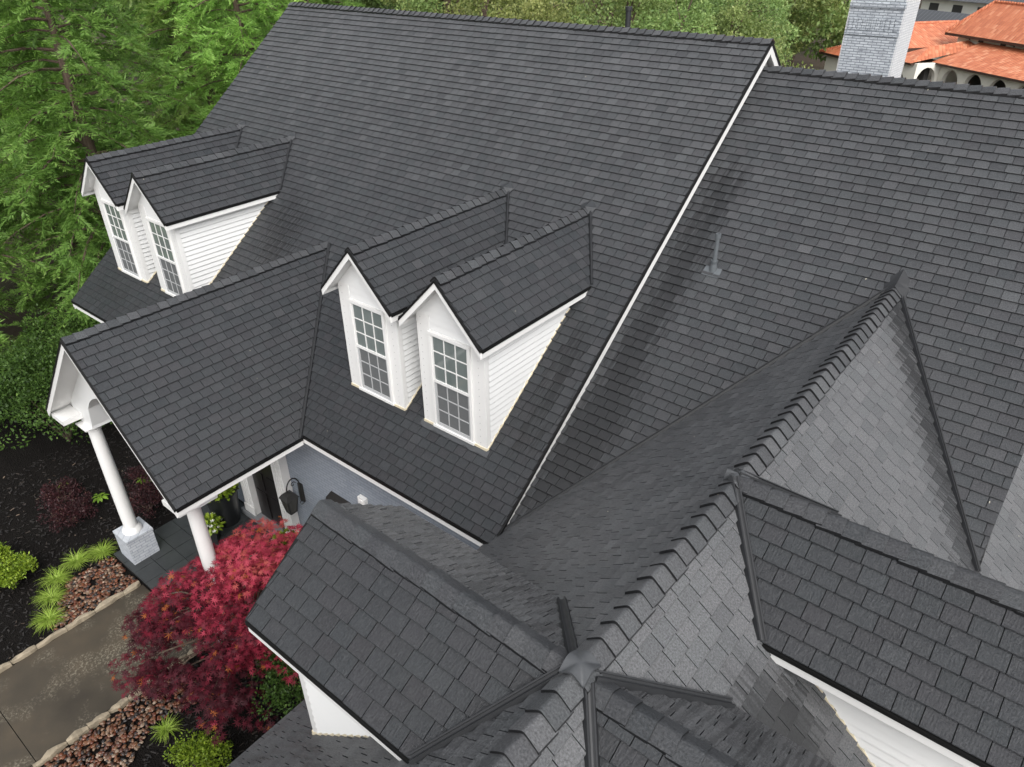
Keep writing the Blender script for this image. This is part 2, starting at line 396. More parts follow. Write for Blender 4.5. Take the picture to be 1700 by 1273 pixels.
def valley(parent, A, B, n1, n2, wv=0.055, m='flash', lift=0.042):
    """folded metal valley from A (top) to B (bottom) lying between planes with normals n1, n2"""
    A, B = Vector(A), Vector(B); d = (B - A).normalized(); mb = MB()
    for n, sg in ((n1, 1), (n2, -1)):
        s = d.cross(n).normalized()
        oth = n2 if n is n1 else n1
        if s.dot(oth) < 0: s = -s                         # into its own plane, away from the other
        o = n * lift
        mb.hexa([A + n * .002, B + n * .002, B + s * wv + n * .002, A + s * wv + n * .002, A + o, B + o, B + s * wv + o, A + s * wv + o])
        q = s * (wv - .012)
        mb.hexa([A + q + o, B + q + o, B + q + s * .012 + o, A + q + s * .012 + o, A + q + o + n * .014, B + q + o + n * .014, B + q + s * .012 + o + n * .014, A + q + s * .012 + o + n * .014])
    up = (n1 + n2).normalized()
    s = d.cross(up).normalized() * .007
    mb.hexa([A - s, B - s, B + s, A + s, A - s + up * (lift + .010), B - s + up * (lift + .010), B + s + up * (lift + .010), A + s + up * (lift + .010)])
    return mb.build('valley_flashing', M[m], parent)

# ---- main roof
plM = Plane((-L, 0, 0), (0, -1), K)
polyM = [(-L, 0, 0), (0, 0, 0), (0, D, H), (-L, D, H)]
plMb = Plane((0, 2 * D, 0), (0, 1), K); polyMb = [(0, 2 * D, 0), (-L, 2 * D, 0), (-L, D, H), (0, D, H)]
main_roof = deck('main_roof', [(plM, polyM), (plMb, polyMb)], house)
soffit('soffit', [(plM, [(-L, .01, .01 * K), (0, .01, .01 * K), (0, D, H), (-L, D, H)]), (plMb, polyMb)], main_roof)
fascia(main_roof, (-L, 0, 0), (0, 0, 0), (0, -1, 0), 0.13)
for xx, ox in ((0, 1), (-L, -1)):
    fascia(main_roof, (xx, 0.0, 0), (xx, D, H), (ox, 0, 0), 0.20, top=-.015, drip=.05); fascia(main_roof, (xx, 2 * D, 0), (xx, D, H), (ox, 0, 0), 0.17, top=-.015, drip=.05)
ridge_caps(main_roof, (0.02, D, H + .0), (-L, D, H), K, K, lift=.056, tn=.66)
# ---- side roof (runs on to the right, a little lower)
zrR = KR * DR - OFF
plR = Plane((-.2, -0.1, -KR * .1 - OFF), (0, -1), KR)
polyR = [(-.2, -.1, -KR * .1 - OFF), (XR, -.1, -KR * .1 - OFF), (XR, DR, zrR), (-.2, DR, zrR)]
plRb = Plane((XR, DR + 5, zrR - 5 * KR), (0, 1), KR); polyRb = [(XR, DR + 5, zrR - 5 * KR), (-.2, DR + 5, zrR - 5 * KR), (-.2, DR, zrR), (XR, DR, zrR)]
side_roof = deck('side_roof', [(plR, polyR), (plRb, polyRb)], house)
ridge_caps(side_roof, (XR, DR, zrR), (0.06, DR, zrR), KR, KR, 0.178, .058, .6)
# ---- wing roof (ridge runs towards the camera)
yb = (ZW + OFF) / KR
zl = lambda x: ZW - KW * (XW - x)
zr = lambda x: ZW - KW * (x - XW)
XE, XE2 = -0.12, 7.6
plWl = Plane((XE, YF, zl(XE)), (-1, 0), KW)
plWr = Plane((XE2, YF, zr(XE2)), (1, 0), KW)
polyWl1 = [(XE, YF, zl(XE)), (.01, YF, zl(.01)), (.01, -.035, zl(.01)), (XE, -.035, zl(XE))]
polyWl2 = [(.01, YF, zl(.01)), (XW, YF, ZW), (XW, yb, ZW), (.01, (zl(.01) + OFF) / KR, zl(.01))]
polyWr1 = [(XW, YF, ZW), (XR, YF, zr(XR)), (XR, (zr(XR) + OFF) / KR, zr(XR)), (XW, yb, ZW)]
polyWr2 = [(XR + .001, YF, zr(XR)), (XE2, YF, zr(XE2)), (XE2, 9.5, zr(XE2)), (XR + .001, 9.5, zr(XR))]
wing_roof = deck('wing_roof', [(plWl, polyWl1), (plWl, polyWl2), (plWr, polyWr1), (plWr, polyWr2)], house)
fascia(wing_roof, (XE, YF, zl(XE)), (XE, -.04, zl(XE)), (-1, 0, 0), .14)
# ---- porch roof
XP, YP, ZP, WP, EP = -6.5341, -2.3912, 2.1502, 2.231, -0.041
KP = (ZP - EP) / WP
plPr = Plane((XP + WP, YP, EP), (1, 0), KP); plPl = Plane((XP - WP, YP, EP), (-1, 0), KP)
yv = lambda z: z / K + .012
polyPr = [(XP + WP, YP, EP), (XP + WP, yv(EP), EP), (XP, yv(ZP), ZP), (XP, YP, ZP)]
polyPl = [(XP - WP, yv(EP), EP), (XP - WP, YP, EP), (XP, YP, ZP), (XP, yv(ZP), ZP)]
porch_roof = deck('porch_roof', [(plPr, polyPr), (plPl, polyPl)], house)
soffit('soffit', [(plPr, polyPr), (plPl, polyPl)], porch_roof)
for sg in (1, -1):
    fascia(porch_roof, (XP + sg * WP, YP, EP), (XP, YP, ZP), (0, -1, 0), .15, top=-.012, drip=.04)
    fascia(porch_roof, (XP + sg * WP, YP, EP), (XP + sg * WP, -.03, EP), (sg, 0, 0), .12)
ridge_caps(porch_roof, (XP, YP, ZP), (XP, ZP / K - .05, ZP), KP, KP)
for sg, pl in ((1, plPr), (-1, plPl)):
    valley(porch_roof, (XP + sg * .03, ZP / K, ZP - .02), (XP + sg * WP, EP / K, EP), plM.N, pl.N, .05)

# ---- dormers
def dormer(name, T, Td, cx, zd, hw, kd, yf, ywall, hwall, ks, c, facing_main, nslots, window=True, cap_from_front=True):
    """T maps local (x, y, z) to the place; local -y looks outward, the host slope is z = ks*y + c"""
    ze = zd - kd * hw
    yh = lambda z: (z - c) / ks
    zwt = zd - kd * hwall - .07                           # wall top at the cheeks
    zb = ks * ywall + c
    fr = [(cx - hwall, ywall, zb - .05), (cx + hwall, ywall, zb - .05), (cx + hwall, ywall, zwt), (cx, ywall, zd - .075), (cx - hwall, ywall, zwt)]
    mb = MB(); mb.prism([T(p) for p in fr], Td((0, yh(zd) - ywall - .02, 0)))
    d = mb.build(name, M['white'], house)
    faces = []
    for sg in (1, -1):
        poly = [(cx + sg * hw, yf, ze), (cx + sg * hw, yh(ze) + .012, ze), (cx, yh(zd) + .012, zd), (cx, yf, zd)]
        f = Td((sg, 0, 0)); pl = Plane(T(poly[0]), (round(f.x), round(f.y)), kd)
        faces.append((pl, [T(p) for p in poly], sg))
    mb = MB()
    for pl, poly, sg in faces: mb.prism([Vector(p) - pl.N * 0.006 for p in poly], -pl.N * .045)
    mb.build('roof_deck', M['deck'], d)
    soffit('soffit', [(pl, poly) for pl, poly, sg in faces], d, .056, .014)
    # fascias
    for pl, poly, sg in faces:
        fascia(d, T((cx + sg * hw, yf, ze)), T((cx, yf, zd)), Td((0, -1, 0)), .12, th=.018, top=-.012, drip=.035)
        fascia(d, T((cx + sg * hw, yf, ze)), T((cx + sg * hw, yh(ze) - .03, ze)), Td((sg, 0, 0)), .11, th=.018, top=-.016, drip=.035)
        # eave return closing the box at the front
        nh = facing_main.N
        valley(d, T((cx + sg * .02, yh(zd), zd)), T((cx + sg * hw, yh(ze), ze)), nh, pl.N, .042 if window else .062)
    ridge_caps(d, T((cx, yf, zd)), T((cx, yh(zd) - .02, zd)), kd, kd, .165, tn=.60 if window else .40)
    if window:                                            # woven cap where the ridge runs into the slope
        mb = MB(); y_ = yh(zd)
        for sg in (1, -1):
            A_, B_, C_, D_ = [Vector(T(q)) for q in ((cx, y_ - .12, zd + .056), (cx + sg * .10, y_ - .12, zd + .05 - kd * .10), (cx + sg * .15, y_ + .0, zd + .034), (cx, y_ + .10, zd + ks * .10 + .036))]
            for tri in ((A_, B_, C_), (A_, C_, D_)): mb.prism(tri, (0, 0, .012), tone=.4)
        mb.build('ridge_saddle', M['slate'], d)
    # siding on both cheeks
    hb = .098; n = int((zwt - zb) / hb) + 1
    for sg in (1, -1):
        mb = MB()
        mb.bar(T((cx + sg * hwall, ywall - .012, zb - .02)), T((cx + sg * hwall, ywall - .012, zwt)), Td((sg * .016, 0, 0)), Td((0, .085, 0))); mb.build('corner_board', M['trim'], d)
        for i in range(n):
            z0 = zb + i * hb + .02; z1 = min(z0 + hb + .004, zwt)
            if z1 - z0 < .03: continue
            y0 = ywall + .075
            if yh(z0) - .02 < y0 + .02: 
                pts = [(y0, max(z0, ks * y0 + c + .015)), (yh(z1) - .02, z1), (y0, z1)]
                if yh(z1) - .02 < y0 + .03: continue
            else: pts = [(y0, z0), (yh(z0) - .02, z0), (yh(z1) - .02, z1), (y0, z1)]
            # face leans out to a rolled lip at the foot of the board
            lap = .022 if window else .03; zc = z0 + .016
            prof = lambda zz: lerp(lap * .45, lap, (zz - z0) / .016) if zz < zc else lerp(lap, .003, (zz - zc) / (z1 - zc))
            O_ = lambda q, o_: T((cx + sg * (hwall + o_), q[0], q[1]))
            ye = lambda zz: max(y0, yh(zz) - .02)
            zlo = pts[0][1]
            lev = [zlo] + ([zc] if zlo < zc < z1 else []) + [z1]
            mb = MB(); nrm = Td((sg, 0, 0))
            def put(q):
                q = [Vector(p_) for p_ in q]
                if (q[1] - q[0]).cross(q[2] - q[0]).length < 1e-9: q = q[1:]
                if len(q) < 3 or (q[1] - q[0]).cross(q[2] - q[0]).length < 1e-9: return
                if (q[1] - q[0]).cross(q[2] - q[0]).dot(nrm) < 0: q.reverse()
                mb.face(q)
            for za, zb_ in zip(lev, lev[1:]):
                put([O_((y0, za), prof(za)), O_((ye(za) + 1e-4, za), prof(za)), O_((ye(zb_), zb_), prof(zb_)), O_((y0, zb_), prof(zb_))])
            mb.face([O_((y0, zlo), prof(zlo)), O_((y0, zlo), .001), O_((ye(zlo) + 1e-4, zlo), .001), O_((ye(zlo) + 1e-4, zlo), prof(zlo))])
            mb.face([O_((y0, z1), .001), O_((y0, z1), prof(z1)), O_((ye(z1), z1), prof(z1)), O_((ye(z1), z1), .001)])
            mb.build('siding_board', M['siding'], d)
        # step flashing line at the foot of the cheek
        mb = MB(); A_ = T((cx + sg * hwall, ywall - .02, zb + .012)); B_ = T((cx + sg * hwall, yh(zwt), zwt + .0))
        mb.bar(A_, B_, Td((sg * .03, 0, 0)), (0, 0, .028)); mb.build('step_flashing', M['cream'], d)
    # gable boards above the window
    z = zb + 1.78 if window else zb + .1
    zt = zd - .16
    while z < zt:
        z1 = min(z + .1, zt); w0 = min(hwall - .02, (zd - .1 - z) / kd); w1 = min(hwall - .02, (zd - .1 - z1) / kd)
        if w1 <= 0.02: break
        mb = MB()
        a_ = [T((cx - w0, ywall - .016, z)), T((cx + w0, ywall - .016, z)), T((cx + w1, ywall - .006, z1)), T((cx - w1, ywall - .006, z1))]
        b_ = [Vector(p) + Td((0, .02, 0)) for p in a_]
        mb.face(a_); mb.face([a_[1], a_[0], b_[0], b_[1]]); mb.face([a_[2], a_[1], b_[1], b_[2]]); mb.face([a_[0], a_[3], b_[3], b_[0]])
        mb.build('siding_board', M['siding'], d); z += .1
    # cream flashing strip under the front wall and lead apron
    mb = MB(); mb.bar(T((cx - hwall - .02, ywall - .03, zb - .02)), T((cx + hwall + .02, ywall - .03, zb - .02)), Td((0, .03, 0)), (0, 0, .085)); mb.build('base_flashing', M['cream'], d)
    if not window: return d, faces
    mb = MB(); A_ = (cx - hwall - .06, ywall - .04, ks * (ywall - .04) + c + .026); 
    for i in range(9):                                    # slightly rumpled apron
        x0, x1 = [cx + lerp(-hwall - .07, hwall + .07, q / 9) for q in (i, i + 1)]
        l0, l1 = [.085 + .008 * math.sin(q * 2.3 + cx) for q in (i, i + 1)]; u0, u1 = [.005 * math.sin(q * 3.1 + cx) for q in (i, i + 1)]
        f = lambda x, dy, h: T((x, ywall - .01 - dy, ks * (ywall - .01 - dy) + c + .034 + h))
        mb.prism([f(x0, l0, u0), f(x1, l1, u1), f(x1, 0, .01), f(x0, 0, .01)], (0, 0, .006))
    mb.build('apron_flashing', M['lead' if nslots > 1 else 'flash'], d)
    # window
    wx, z0, z1 = .365, zb + .085, zb + 1.70
    F = lambda x0, x1, a0, a1, y0, y1, nm, mt, par: (lambda mb: (mb.hexa([T(p) for p in ((cx + x0, ywall - y1, a0), (cx + x1, ywall - y1, a0), (cx + x1, ywall - y0, a0), (cx + x0, ywall - y0, a0), (cx + x0, ywall - y1, a1), (cx + x1, ywall - y1, a1), (cx + x1, ywall - y0, a1), (cx + x0, ywall - y0, a1))]), mb.build(nm, M[mt], par))[1])(MB())
    for sg in (1, -1):
        a_, b_ = sorted((sg * (wx + .035), sg * (hwall + .014)))
        F(a_, b_, zb + .03, zwt, 0, .016, 'corner_board', 'trim', d)
        a_, b_ = sorted((sg * wx, sg * (wx + .045)))
        F(a_, b_, z0, z1, 0, .05, 'window_jamb', 'trim', d)
        mb = MB()                                         # row of nail slots in the corner board
        for i in range(16):
            zz = zb + .12 + i * (zwt - zb - .2) / 15; xc = sg * (hwall - .085 + .02 * (-sg))
            p = [(cx + xc - .004, ywall - .0175, zz), (cx + xc + .004, ywall - .0175, zz), (cx + xc + .004, ywall - .0175, zz + .016), (cx + xc - .004, ywall - .0175, zz + .016)]
            mb.face([T(q_) for q_ in p])
        mb.build('nail_slots', M['dot'], d)
    F(-wx - .045, wx + .045, z1, z1 + .05, 0, .055, 'window_head', 'trim', d)
    F(-wx - .06, wx + .06, z0 - .045, z0, 0, .06, 'window_sill', 'trim', d)
    zm = (z0 + z1) / 2 + .02
    F(-wx, wx, zm - .022, zm + .022, -.0, .042, 'meeting_rail', 'trim', d)
    for (a0, a1, yo, gl, mu, st) in ((zm + .022, z1, .020, 'glass', 'trim', .028), (z0, zm - .022, .011, 'screen', 'mutscreen', .045)):
        F(-wx, -wx + st, a0, a1, yo - .01, yo + .016, 'sash_stile', mu, d); F(wx - st, wx, a0, a1, yo - .01, yo + .016, 'sash_stile', mu, d)
        lo = a0 + (.0 if gl == 'glass' else .055)
        if gl != 'glass': F(-wx + st, wx - st, a0, lo, yo - .01, yo + .016, 'sash_rail', mu, d)
        gw = (2 * wx - 2 * st) / 3; gh = (a1 - .02 - lo) / 3
        for i in range(1, 3):
            F(-wx + st + i * gw - .008, -wx + st + i * gw + .008, lo, a1 - .02, yo - .006, yo + .012, 'muntin', mu, d)
            F(-wx + st, wx - st, lo + i * gh - .008, lo + i * gh + .008, yo - .006, yo + .011, 'muntin', mu, d)
        F(-wx + st, wx - st, a1 - .02, a1, yo - .01, yo + .016, 'sash_rail', mu, d)
        for i in range(3):
            for j in range(3):
                x0 = -wx + st + i * gw + (.008 if i else 0); x1 = -wx + st + (i + 1) * gw - (.008 if i < 2 else 0)
                b0 = lo + j * gh + (.008 if j else 0); b1 = lo + (j + 1) * gh - (.008 if j < 2 else 0)
                F(x0, x1, b0, b1, yo - .006, yo + .002, 'pane', gl, d)
    return d, faces

ident = (lambda p: Vector(p)); identd = (lambda p: Vector(p))
DZ, DHW, DYF, DEZ = 3.4449, 0.7911, 0.6945, 2.6243
KD = (DZ - DEZ) / DHW
allfaces = []
for i, cx in enumerate((-11.5184, -9.5938, -3.2665, -1.5015)):
    d, fs = dormer('dormer', ident, identd, cx, DZ, DHW, KD, DYF, .9242, .6419, K, 0.0, plM, 2 if i == 3 else 1)
    allfaces.append((d, fs, ('D', i)))
    COVERS.append((('D', i), lambda p, cx=cx: abs(p[0] - cx) < .62 and p[1] > .96 and p[2] < DZ - KD * abs(p[0] - cx) - .05))
# wing dormers: one looks left (-x), two look right (+x)
Tl, Tld = (lambda p: Vector((p[1], -p[0], p[2]))), (lambda p: Vector((p[1], -p[0], p[2])))
Tr, Trd = (lambda p: Vector((-p[1], p[0], p[2]))), (lambda p: Vector((-p[1], p[0], p[2])))
Y3, Y1 = -3.0133, -0.5386
d, fs = dormer('dormer', Tl, Tld, -Y3, ZW - .0466, .88, .75, XW - 2.7117, .905, .665, KW, ZW - KW * XW, plWl, 1, window=False)
allfaces.append((d, fs, ('G', 3)))
d, fs = dormer('dormer', Tr, Trd, Y1, ZW + .03, .9175, .7874, -(XW + 2.72), -(XW + 2.45), .66, KW, ZW + KW * XW, plWr, 1, window=False)
allfaces.append((d, fs, ('G', 1)))
d, fs = dormer('dormer', Tr, Trd, Y3, ZW - .0712, .88, .75, -(XW + 2.72), -(XW + 2.45), .665, KW, ZW + KW * XW, plWr, 1, window=False)
allfaces.append((d, fs, ('G', 2)))
for key, cy, hw_, kk, zz in ((('G', 3), Y3, .64, .75, ZW - .0466), (('G', 1), Y1, .64, .7874, ZW + .03), (('G', 2), Y3, .64, .75, ZW - .0712)):
    side = -1 if key[1] == 3 else 1
    COVERS.append((key, lambda p, cy=cy, hw_=hw_, kk=kk, zz=zz, side=side: abs(p[1] - cy) < hw_ and (p[0] - XW) * side > .05 and (p[0] - XW) * side < 2.4 and p[2] < zz - kk * abs(p[1] - cy) - .05))
COVERS.append(('porch', lambda p: abs(p[0] - XP) < WP - .1 and p[1] > YP and p[2] < ZP - KP * abs(p[0] - XP) - .05))
COVERS.append(('wing', lambda p: p[0] > .1 and p[0] < XE2 and p[1] < 9 and p[2] < ZW - KW * abs(p[0] - XW) - .06 and (p[0] < XR)))
# wing ridge caps in runs between the junctions
ridge_caps(wing_roof, (XW, YF, ZW), (XW, yb - .03, ZW), KW, KW, .176, .062, .84, .165)
for sg, pl, xx in ((-1, plWl, .01), (1, plWr, XR)):
    z_ = ZW - KW * abs(xx - XW)
    valley(wing_roof, (XW + sg * .02, yb, ZW - .01), (xx, (z_ + OFF) / KR, z_), plR.N, pl.N, .05)
# lead saddles on the wing ridge
def saddle(y, rx, ry, zc, k_side):
    mb = MB(); n = 12; P = {}; sf = lambda q: math.sqrt(q * q + .0012) - .034
    for i in range(-n, n + 1):
        for j in range(-n, n + 1):
            x, yy = rx * i / n, ry * j / n
            zz = max(-KW * sf(x), -k_side * sf(yy))
            P[i, j] = (XW + x, y + yy, zc + zz + .062)
    for i in range(-n, n):
        for j in range(-n, n): mb.face([P[i, j], P[i + 1, j], P[i + 1, j + 1], P[i, j + 1]])
    rim = [P[i, -n] for i in range(-n, n)] + [P[n, j] for j in range(-n, n)] + [P[i, n] for i in range(n, -n, -1)] + [P[-n, j] for j in range(n, -n, -1)]
    for p_, q_ in zip(rim, rim[1:] + rim[:1]): mb.face([q_, p_, (p_[0], p_[1], p_[2] - .02), (q_[0], q_[1], q_[2] - .02)])
    return mb.build('ridge_saddle', M['lead'], wing_roof, smooth=True)
saddle(Y3, .10, .105, ZW + .008, .75); saddle(Y1 + .03, .105, .07, ZW + .008, 3.0)
mb = MB()
for sg in (1, -1):
    mb.prism([(XW, yb - .12, ZW + .06), (XW + sg * .2, yb - .16, ZW - .12), (XW + sg * .2, yb + .05, ZW + .0), (XW, yb + .16, ZW + .16)], (0, 0, .014))
    mb.prism([(XW, yb - .04, ZW + .085), (XW + sg * .16, yb - .07, ZW - .04), (XW + sg * .17, yb + .08, ZW + .05), (XW, yb + .2, ZW + .2)], (0, 0, .014))
mb.build('ridge_saddle', M['flash'], wing_roof)

# ---- slates
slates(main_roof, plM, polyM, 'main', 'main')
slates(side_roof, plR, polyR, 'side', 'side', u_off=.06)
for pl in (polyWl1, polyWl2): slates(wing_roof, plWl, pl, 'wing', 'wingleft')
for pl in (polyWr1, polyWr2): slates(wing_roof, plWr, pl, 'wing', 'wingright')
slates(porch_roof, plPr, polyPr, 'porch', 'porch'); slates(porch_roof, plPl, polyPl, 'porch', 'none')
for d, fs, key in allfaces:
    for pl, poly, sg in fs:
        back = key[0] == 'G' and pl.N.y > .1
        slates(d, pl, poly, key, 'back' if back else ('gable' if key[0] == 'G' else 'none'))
# the 300 largest in view are pieces of their own, the rest one field for each roof
bpy.context.view_layer.update(); dg = bpy.context.evaluated_depsgraph_get()
def px(p):
    dv = Vector(p) - CAM; z = dv.dot(CF); return (850 + 1203.28 * dv.dot(CR) / z, 636.5 - 1203.28 * dv.dot(CU) / z, z)
cand = []
for i, r in enumerate(SLATES):
    q = [px(r[2].at(*p, .01)) for p in r[1]]
    if min(p[2] for p in q) < .3: continue
    ar = area2([(p[0], -p[1]) for p in q])
    cx, cy = sum(p[0] for p in q) / len(q), sum(p[1] for p in q) / len(q)
    if ar > 250 and 5 < cx < 1695 and 5 < cy < 1268: cand.append((ar, i))
cand.sort(reverse=True); single = set()
for ar, i in cand:
    if len(single) >= 300: break
    r = SLATES[i]; tgt = r[7] + r[2].N * .05; dv = tgt - CAM
    if not S.ray_cast(dg, CAM, dv.normalized(), distance=dv.length - .03)[0]: single.add(i)
fields = {}
for i, r in enumerate(SLATES):
    if i in single:
        mb = MB(); slate_geo(mb, r); mb.build('slate', M['slate'], r[0])
    else: slate_geo(fields.setdefault(r[0].name, (r[0], MB()))[1], r)
for k_, (par, mb) in fields.items(): mb.build('slate_field', M['slate'], par, kind='stuff')
# a few pale specks of blown leaf and grit lying on the slates
rl = random.Random(3); mb = MB()
for i in range(50):
    r = rl.choice(SLATES); q = r[1]; u_ = sum(p[0] for p in q) / len(q) + rl.uniform(-.06, .06); v_ = sum(p[1] for p in q) / len(q) + rl.uniform(-.04, .04); a_ = rl.uniform(0, 6.28); z_ = rl.uniform(.006, .015)
    P_ = [r[2].at(u_ + z_ * f_ * math.cos(a_ + t_), v_ + z_ * f_ * math.sin(a_ + t_), .028 + .004 * k_) for k_, (f_, t_) in enumerate(((1, 0), (.4, 1.57), (1, 3.14), (.4, 4.71)))]
    mb.face(P_, rl.random())
M['litter'] = simple('dry_leaf_speck', (.45, .42, .34), .8, .4, 40); tag(mb.build('leaf_litter', M['litter']), 'pale leaf and grit specks scattered over the slates', 'leaf litter', kind='stuff')
print('slates', len(SLATES), 'single', len(single))

# ---- walls
def part(name, m, parent, *boxes):
    mb = MB()
    for a_, b_ in boxes: mb.box(a_, b_)
    return mb.build(name, M[m], parent)
part('front_wall', 'brick', house, ((-L + .35, .36, ZG - .2), (.2, .66, -.02)))
mb = MB(); mb.prism([(-L + .34, .37, ZG - .2), (-L + .34, 2 * D - .4, ZG - .2), (-L + .34, 2 * D - .4, .2), (-L + .34, D, H - .12), (-L + .34, .37, .2)], (.3, 0, 0)); mb.build('gable_wall', M['brick'], house)
mb = MB(); mb.prism([(-.2, .3, 0.12), (-.2, 2 * D - .3, .12), (-.2, D, H - .12)], (.06, 0, 0)); mb.build('gable_wall', M['siding'], house)
part('wing_wall', 'brick', house, ((.25, YF, ZG - .2), (.5, .36, zl(.25) - .12)))
mb = MB(); mb.prism([(XR - .15, (zr(XR) + OFF) / KR + .2, zr(XR) - .1), (XR - .15, DR * 2 - 2.5, zr(XR) - .1), (XR - .15, DR, zrR - .2)], (.1, 0, 0)); mb.build('gable_wall', M['siding'], house)
part('eave_soffit', 'trim', house, ((-L, .02, -.15), (-.02, .38, -.135)))
# ---- porch
yg = -2.02                                                # gable wall
hwp = WP - .12
mb = MB(); n = 20; ra, rise, zspr = 1.42, 1.05, -.30
top = lambda x: ZP - KP * abs(x) - .10
zbm = -.36
xs = sorted(set([-hwp + .02, hwp - .02, 0.0] + [-ra + 2 * ra * i / n for i in range(n + 1)]))
for x0, x1 in zip(xs, xs[1:]):
    lo = lambda x: zbm if abs(x) >= ra - 1e-6 else zspr + rise * math.sqrt(max(0, 1 - (x / ra) ** 2))
    b0, b1 = (zbm, zbm) if abs((x0 + x1) / 2) > ra else (lo(x0), lo(x1))
    if abs((x0 + x1) / 2) < ra:
        if abs(x0) > ra - 1e-6: b0 = zspr
        if abs(x1) > ra - 1e-6: b1 = zspr
    mb.prism([(XP + x0, yg, b0), (XP + x1, yg, b1), (XP + x1, yg, top(x1)), (XP + x0, yg, top(x0))], (0, .36, 0))
mb.build('porch_gable', M['white'], house, weld=False)
for sg in (1, -1):                                        # cornice returns and side beams
    xa, xb = sorted((XP + sg * (WP - .015), XP + sg * (WP - .5)))
    part('cornice_return', 'trim', house, ((xa, YP + .02, EP - .19), (xb, yg - .002, EP - .09)))
    xa, xb = sorted((XP + sg * 1.55, XP + sg * 1.86))
    part('porch_beam', 'trim', house, ((xa, yg + .362, zbm), (xb, .35, -.04)))
    xa, xb = sorted((XP + sg * 1.862, XP + sg * (WP - .03)))
    part('porch_soffit', 'trim', house, ((xa, yg + .362, -.165), (xb, .35, -.145)))
part('porch_ceiling', 'white', house, ((XP - 1.5, yg + .365, .45), (XP + 1.5, .35, .47)))
for sg in (-1, 1):
    cx_, cy_ = XP + sg * 1.68, -1.93
    mb = MB(); hcol = 2.62
    mb.lathe([(.132, 0), (.133, .5), (.129, 1.2), (.121, 2.0), (.112, hcol)], (cx_, cy_, -3.0), 32)
    col = mb.build('column', M['trim'], house, smooth=True)
    mb = MB(); mb.lathe([(.0, -.09), (.19, -.09), (.19, -.04), (.18, -.022), (.165, -.01), (.158, .02), (.135, .04)], (cx_, cy_, -2.99), 32); mb.build('column_base', M['trim'], col, smooth=True)
    mb = MB(); mb.lathe([(.114, -.12), (.13, -.11), (.13, -.085), (.118, -.075), (.125, -.03), (.165, .012), (.17, .014)], (cx_, cy_, -.40), 32); mb.box((cx_ - .21, cy_ - .21, -.385), (cx_ + .21, cy_ + .21, zbm - .001)); mb.build('capital', M['trim'], col, smooth=False)
    part('plinth_cap', 'plinth', col, ((cx_ - .285, cy_ - .285, -3.14), (cx_ + .285, cy_ + .285, -3.081)))
    part('plinth', 'plinth', col, ((cx_ - .275, cy_ - .275, FL), (cx_ + .275, cy_ + .275, -3.141)))
# porch floor: dark slate flags
slab = part('porch_floor', 'deck', house, ((XP - 2.05, -2.30, ZG - .1), (XP + 2.05, .36, FL - .022)))
M['flag'] = simple('wet_slate_flag', (0.033, 0.036, 0.037), 0.28, 0.5, 5.0, 0.5, 30.0)
ty = -2.33
while ty < .30:
    t1 = min(ty + .44, .33); tx = XP - 2.08
    while tx < XP + 2.05:
        x1 = min(tx + .44, XP + 2.08); h_ = random.uniform(0, .004)
        part('floor_tile', 'flag', slab, ((tx + .005, ty + .005, FL - .02), (x1 - .005, t1 - .005, FL + h_))); tx += .44
    ty += .44
M['step'] = simple('grey_stone_step', (0.19, 0.20, 0.21), 0.5, 0.2, 6.0, 0.3, 30)
part('door_step', 'step', house, ((XP - 1.05, .12, FL + .005), (XP + 1.05, .37, FL + .15)))
# front door with pilasters
dr = part('front_door', 'door', house, ((XP - .52, .30, FL + .15), (XP + .52, .352, FL + 2.55)))
for sx in (-.26, .26):
    for z0_, z1_ in ((.25, .95), (1.05, 1.5), (1.6, 2.3)):
        part('door_panel', 'door', dr, ((XP + sx - .18, .275, FL + z0_), (XP + sx + .18, .299, FL + z1_)))
for sg in (-1, 1):
    xa, xb = sorted((XP + sg * .56, XP + sg * .90))
    pil = part('pilaster', 'trim', house, ((xa, .18, FL + .151), (xb, .352, FL + 2.75)))
    for j in range(4):
        part('flute', 'trim', pil, ((xa + .035 + j * .075, .165, FL + .4), (xa + .075 + j * .075, .181, FL + 2.6)))
    part('pilaster_foot', 'trim', pil, ((xa - .02, .155, FL + .152), (xb + .02, .179, FL + .36)))
part('door_head', 'trim', house, ((XP - .98, .15, FL + 2.751), (XP + .98, .352, FL + 3.05)))
# chimney on the far slope of the side roof
cx0, cx1, cy0, cy1 = .74, 1.60, 9.0, 9.85
ch = part('chimney', 'chimney', house, ((cx0, cy0, 2.5), (cx1, cy1, 7.05)))
part('lit_side_sheet', 'litbrick', ch, ((cx1 + .001, cy0 + .012, 2.5), (cx1 + .03, cy1, 7.05)))  # thin side sheets carry the brighter side light as paler brick
part('lit_side_sheet', 'litbrick', ch, ((cx0 - .03, cy0 + .012, 2.5), (cx0 - .001, cy1, 7.05)))
part('brick_band', 'chimney', ch, ((cx0 - .02, cy0 - .02, 5.86), (cx1 + .015, cy0 - .001, 5.93)))
mb = MB()
for i in range(11):
    xx = cx0 + .02 + i * (cx1 - cx0 - .04) / 11; mb.box((xx + .004, cy0 - .016, 5.94), (xx + .07, cy0 - .001, 6.12))
mb.build('soldier_course', M['chimney'], ch)
part('brick_band', 'chimney', ch, ((cx0 - .025, cy0 - .025, 6.29), (cx1 + .02, cy0 - .001, 6.36)))
part('chimney_cap', 'plinth', ch, ((cx0 - .06, cy0 - .06, 7.051), (cx1 + .06, cy1 + .06, 7.15)))
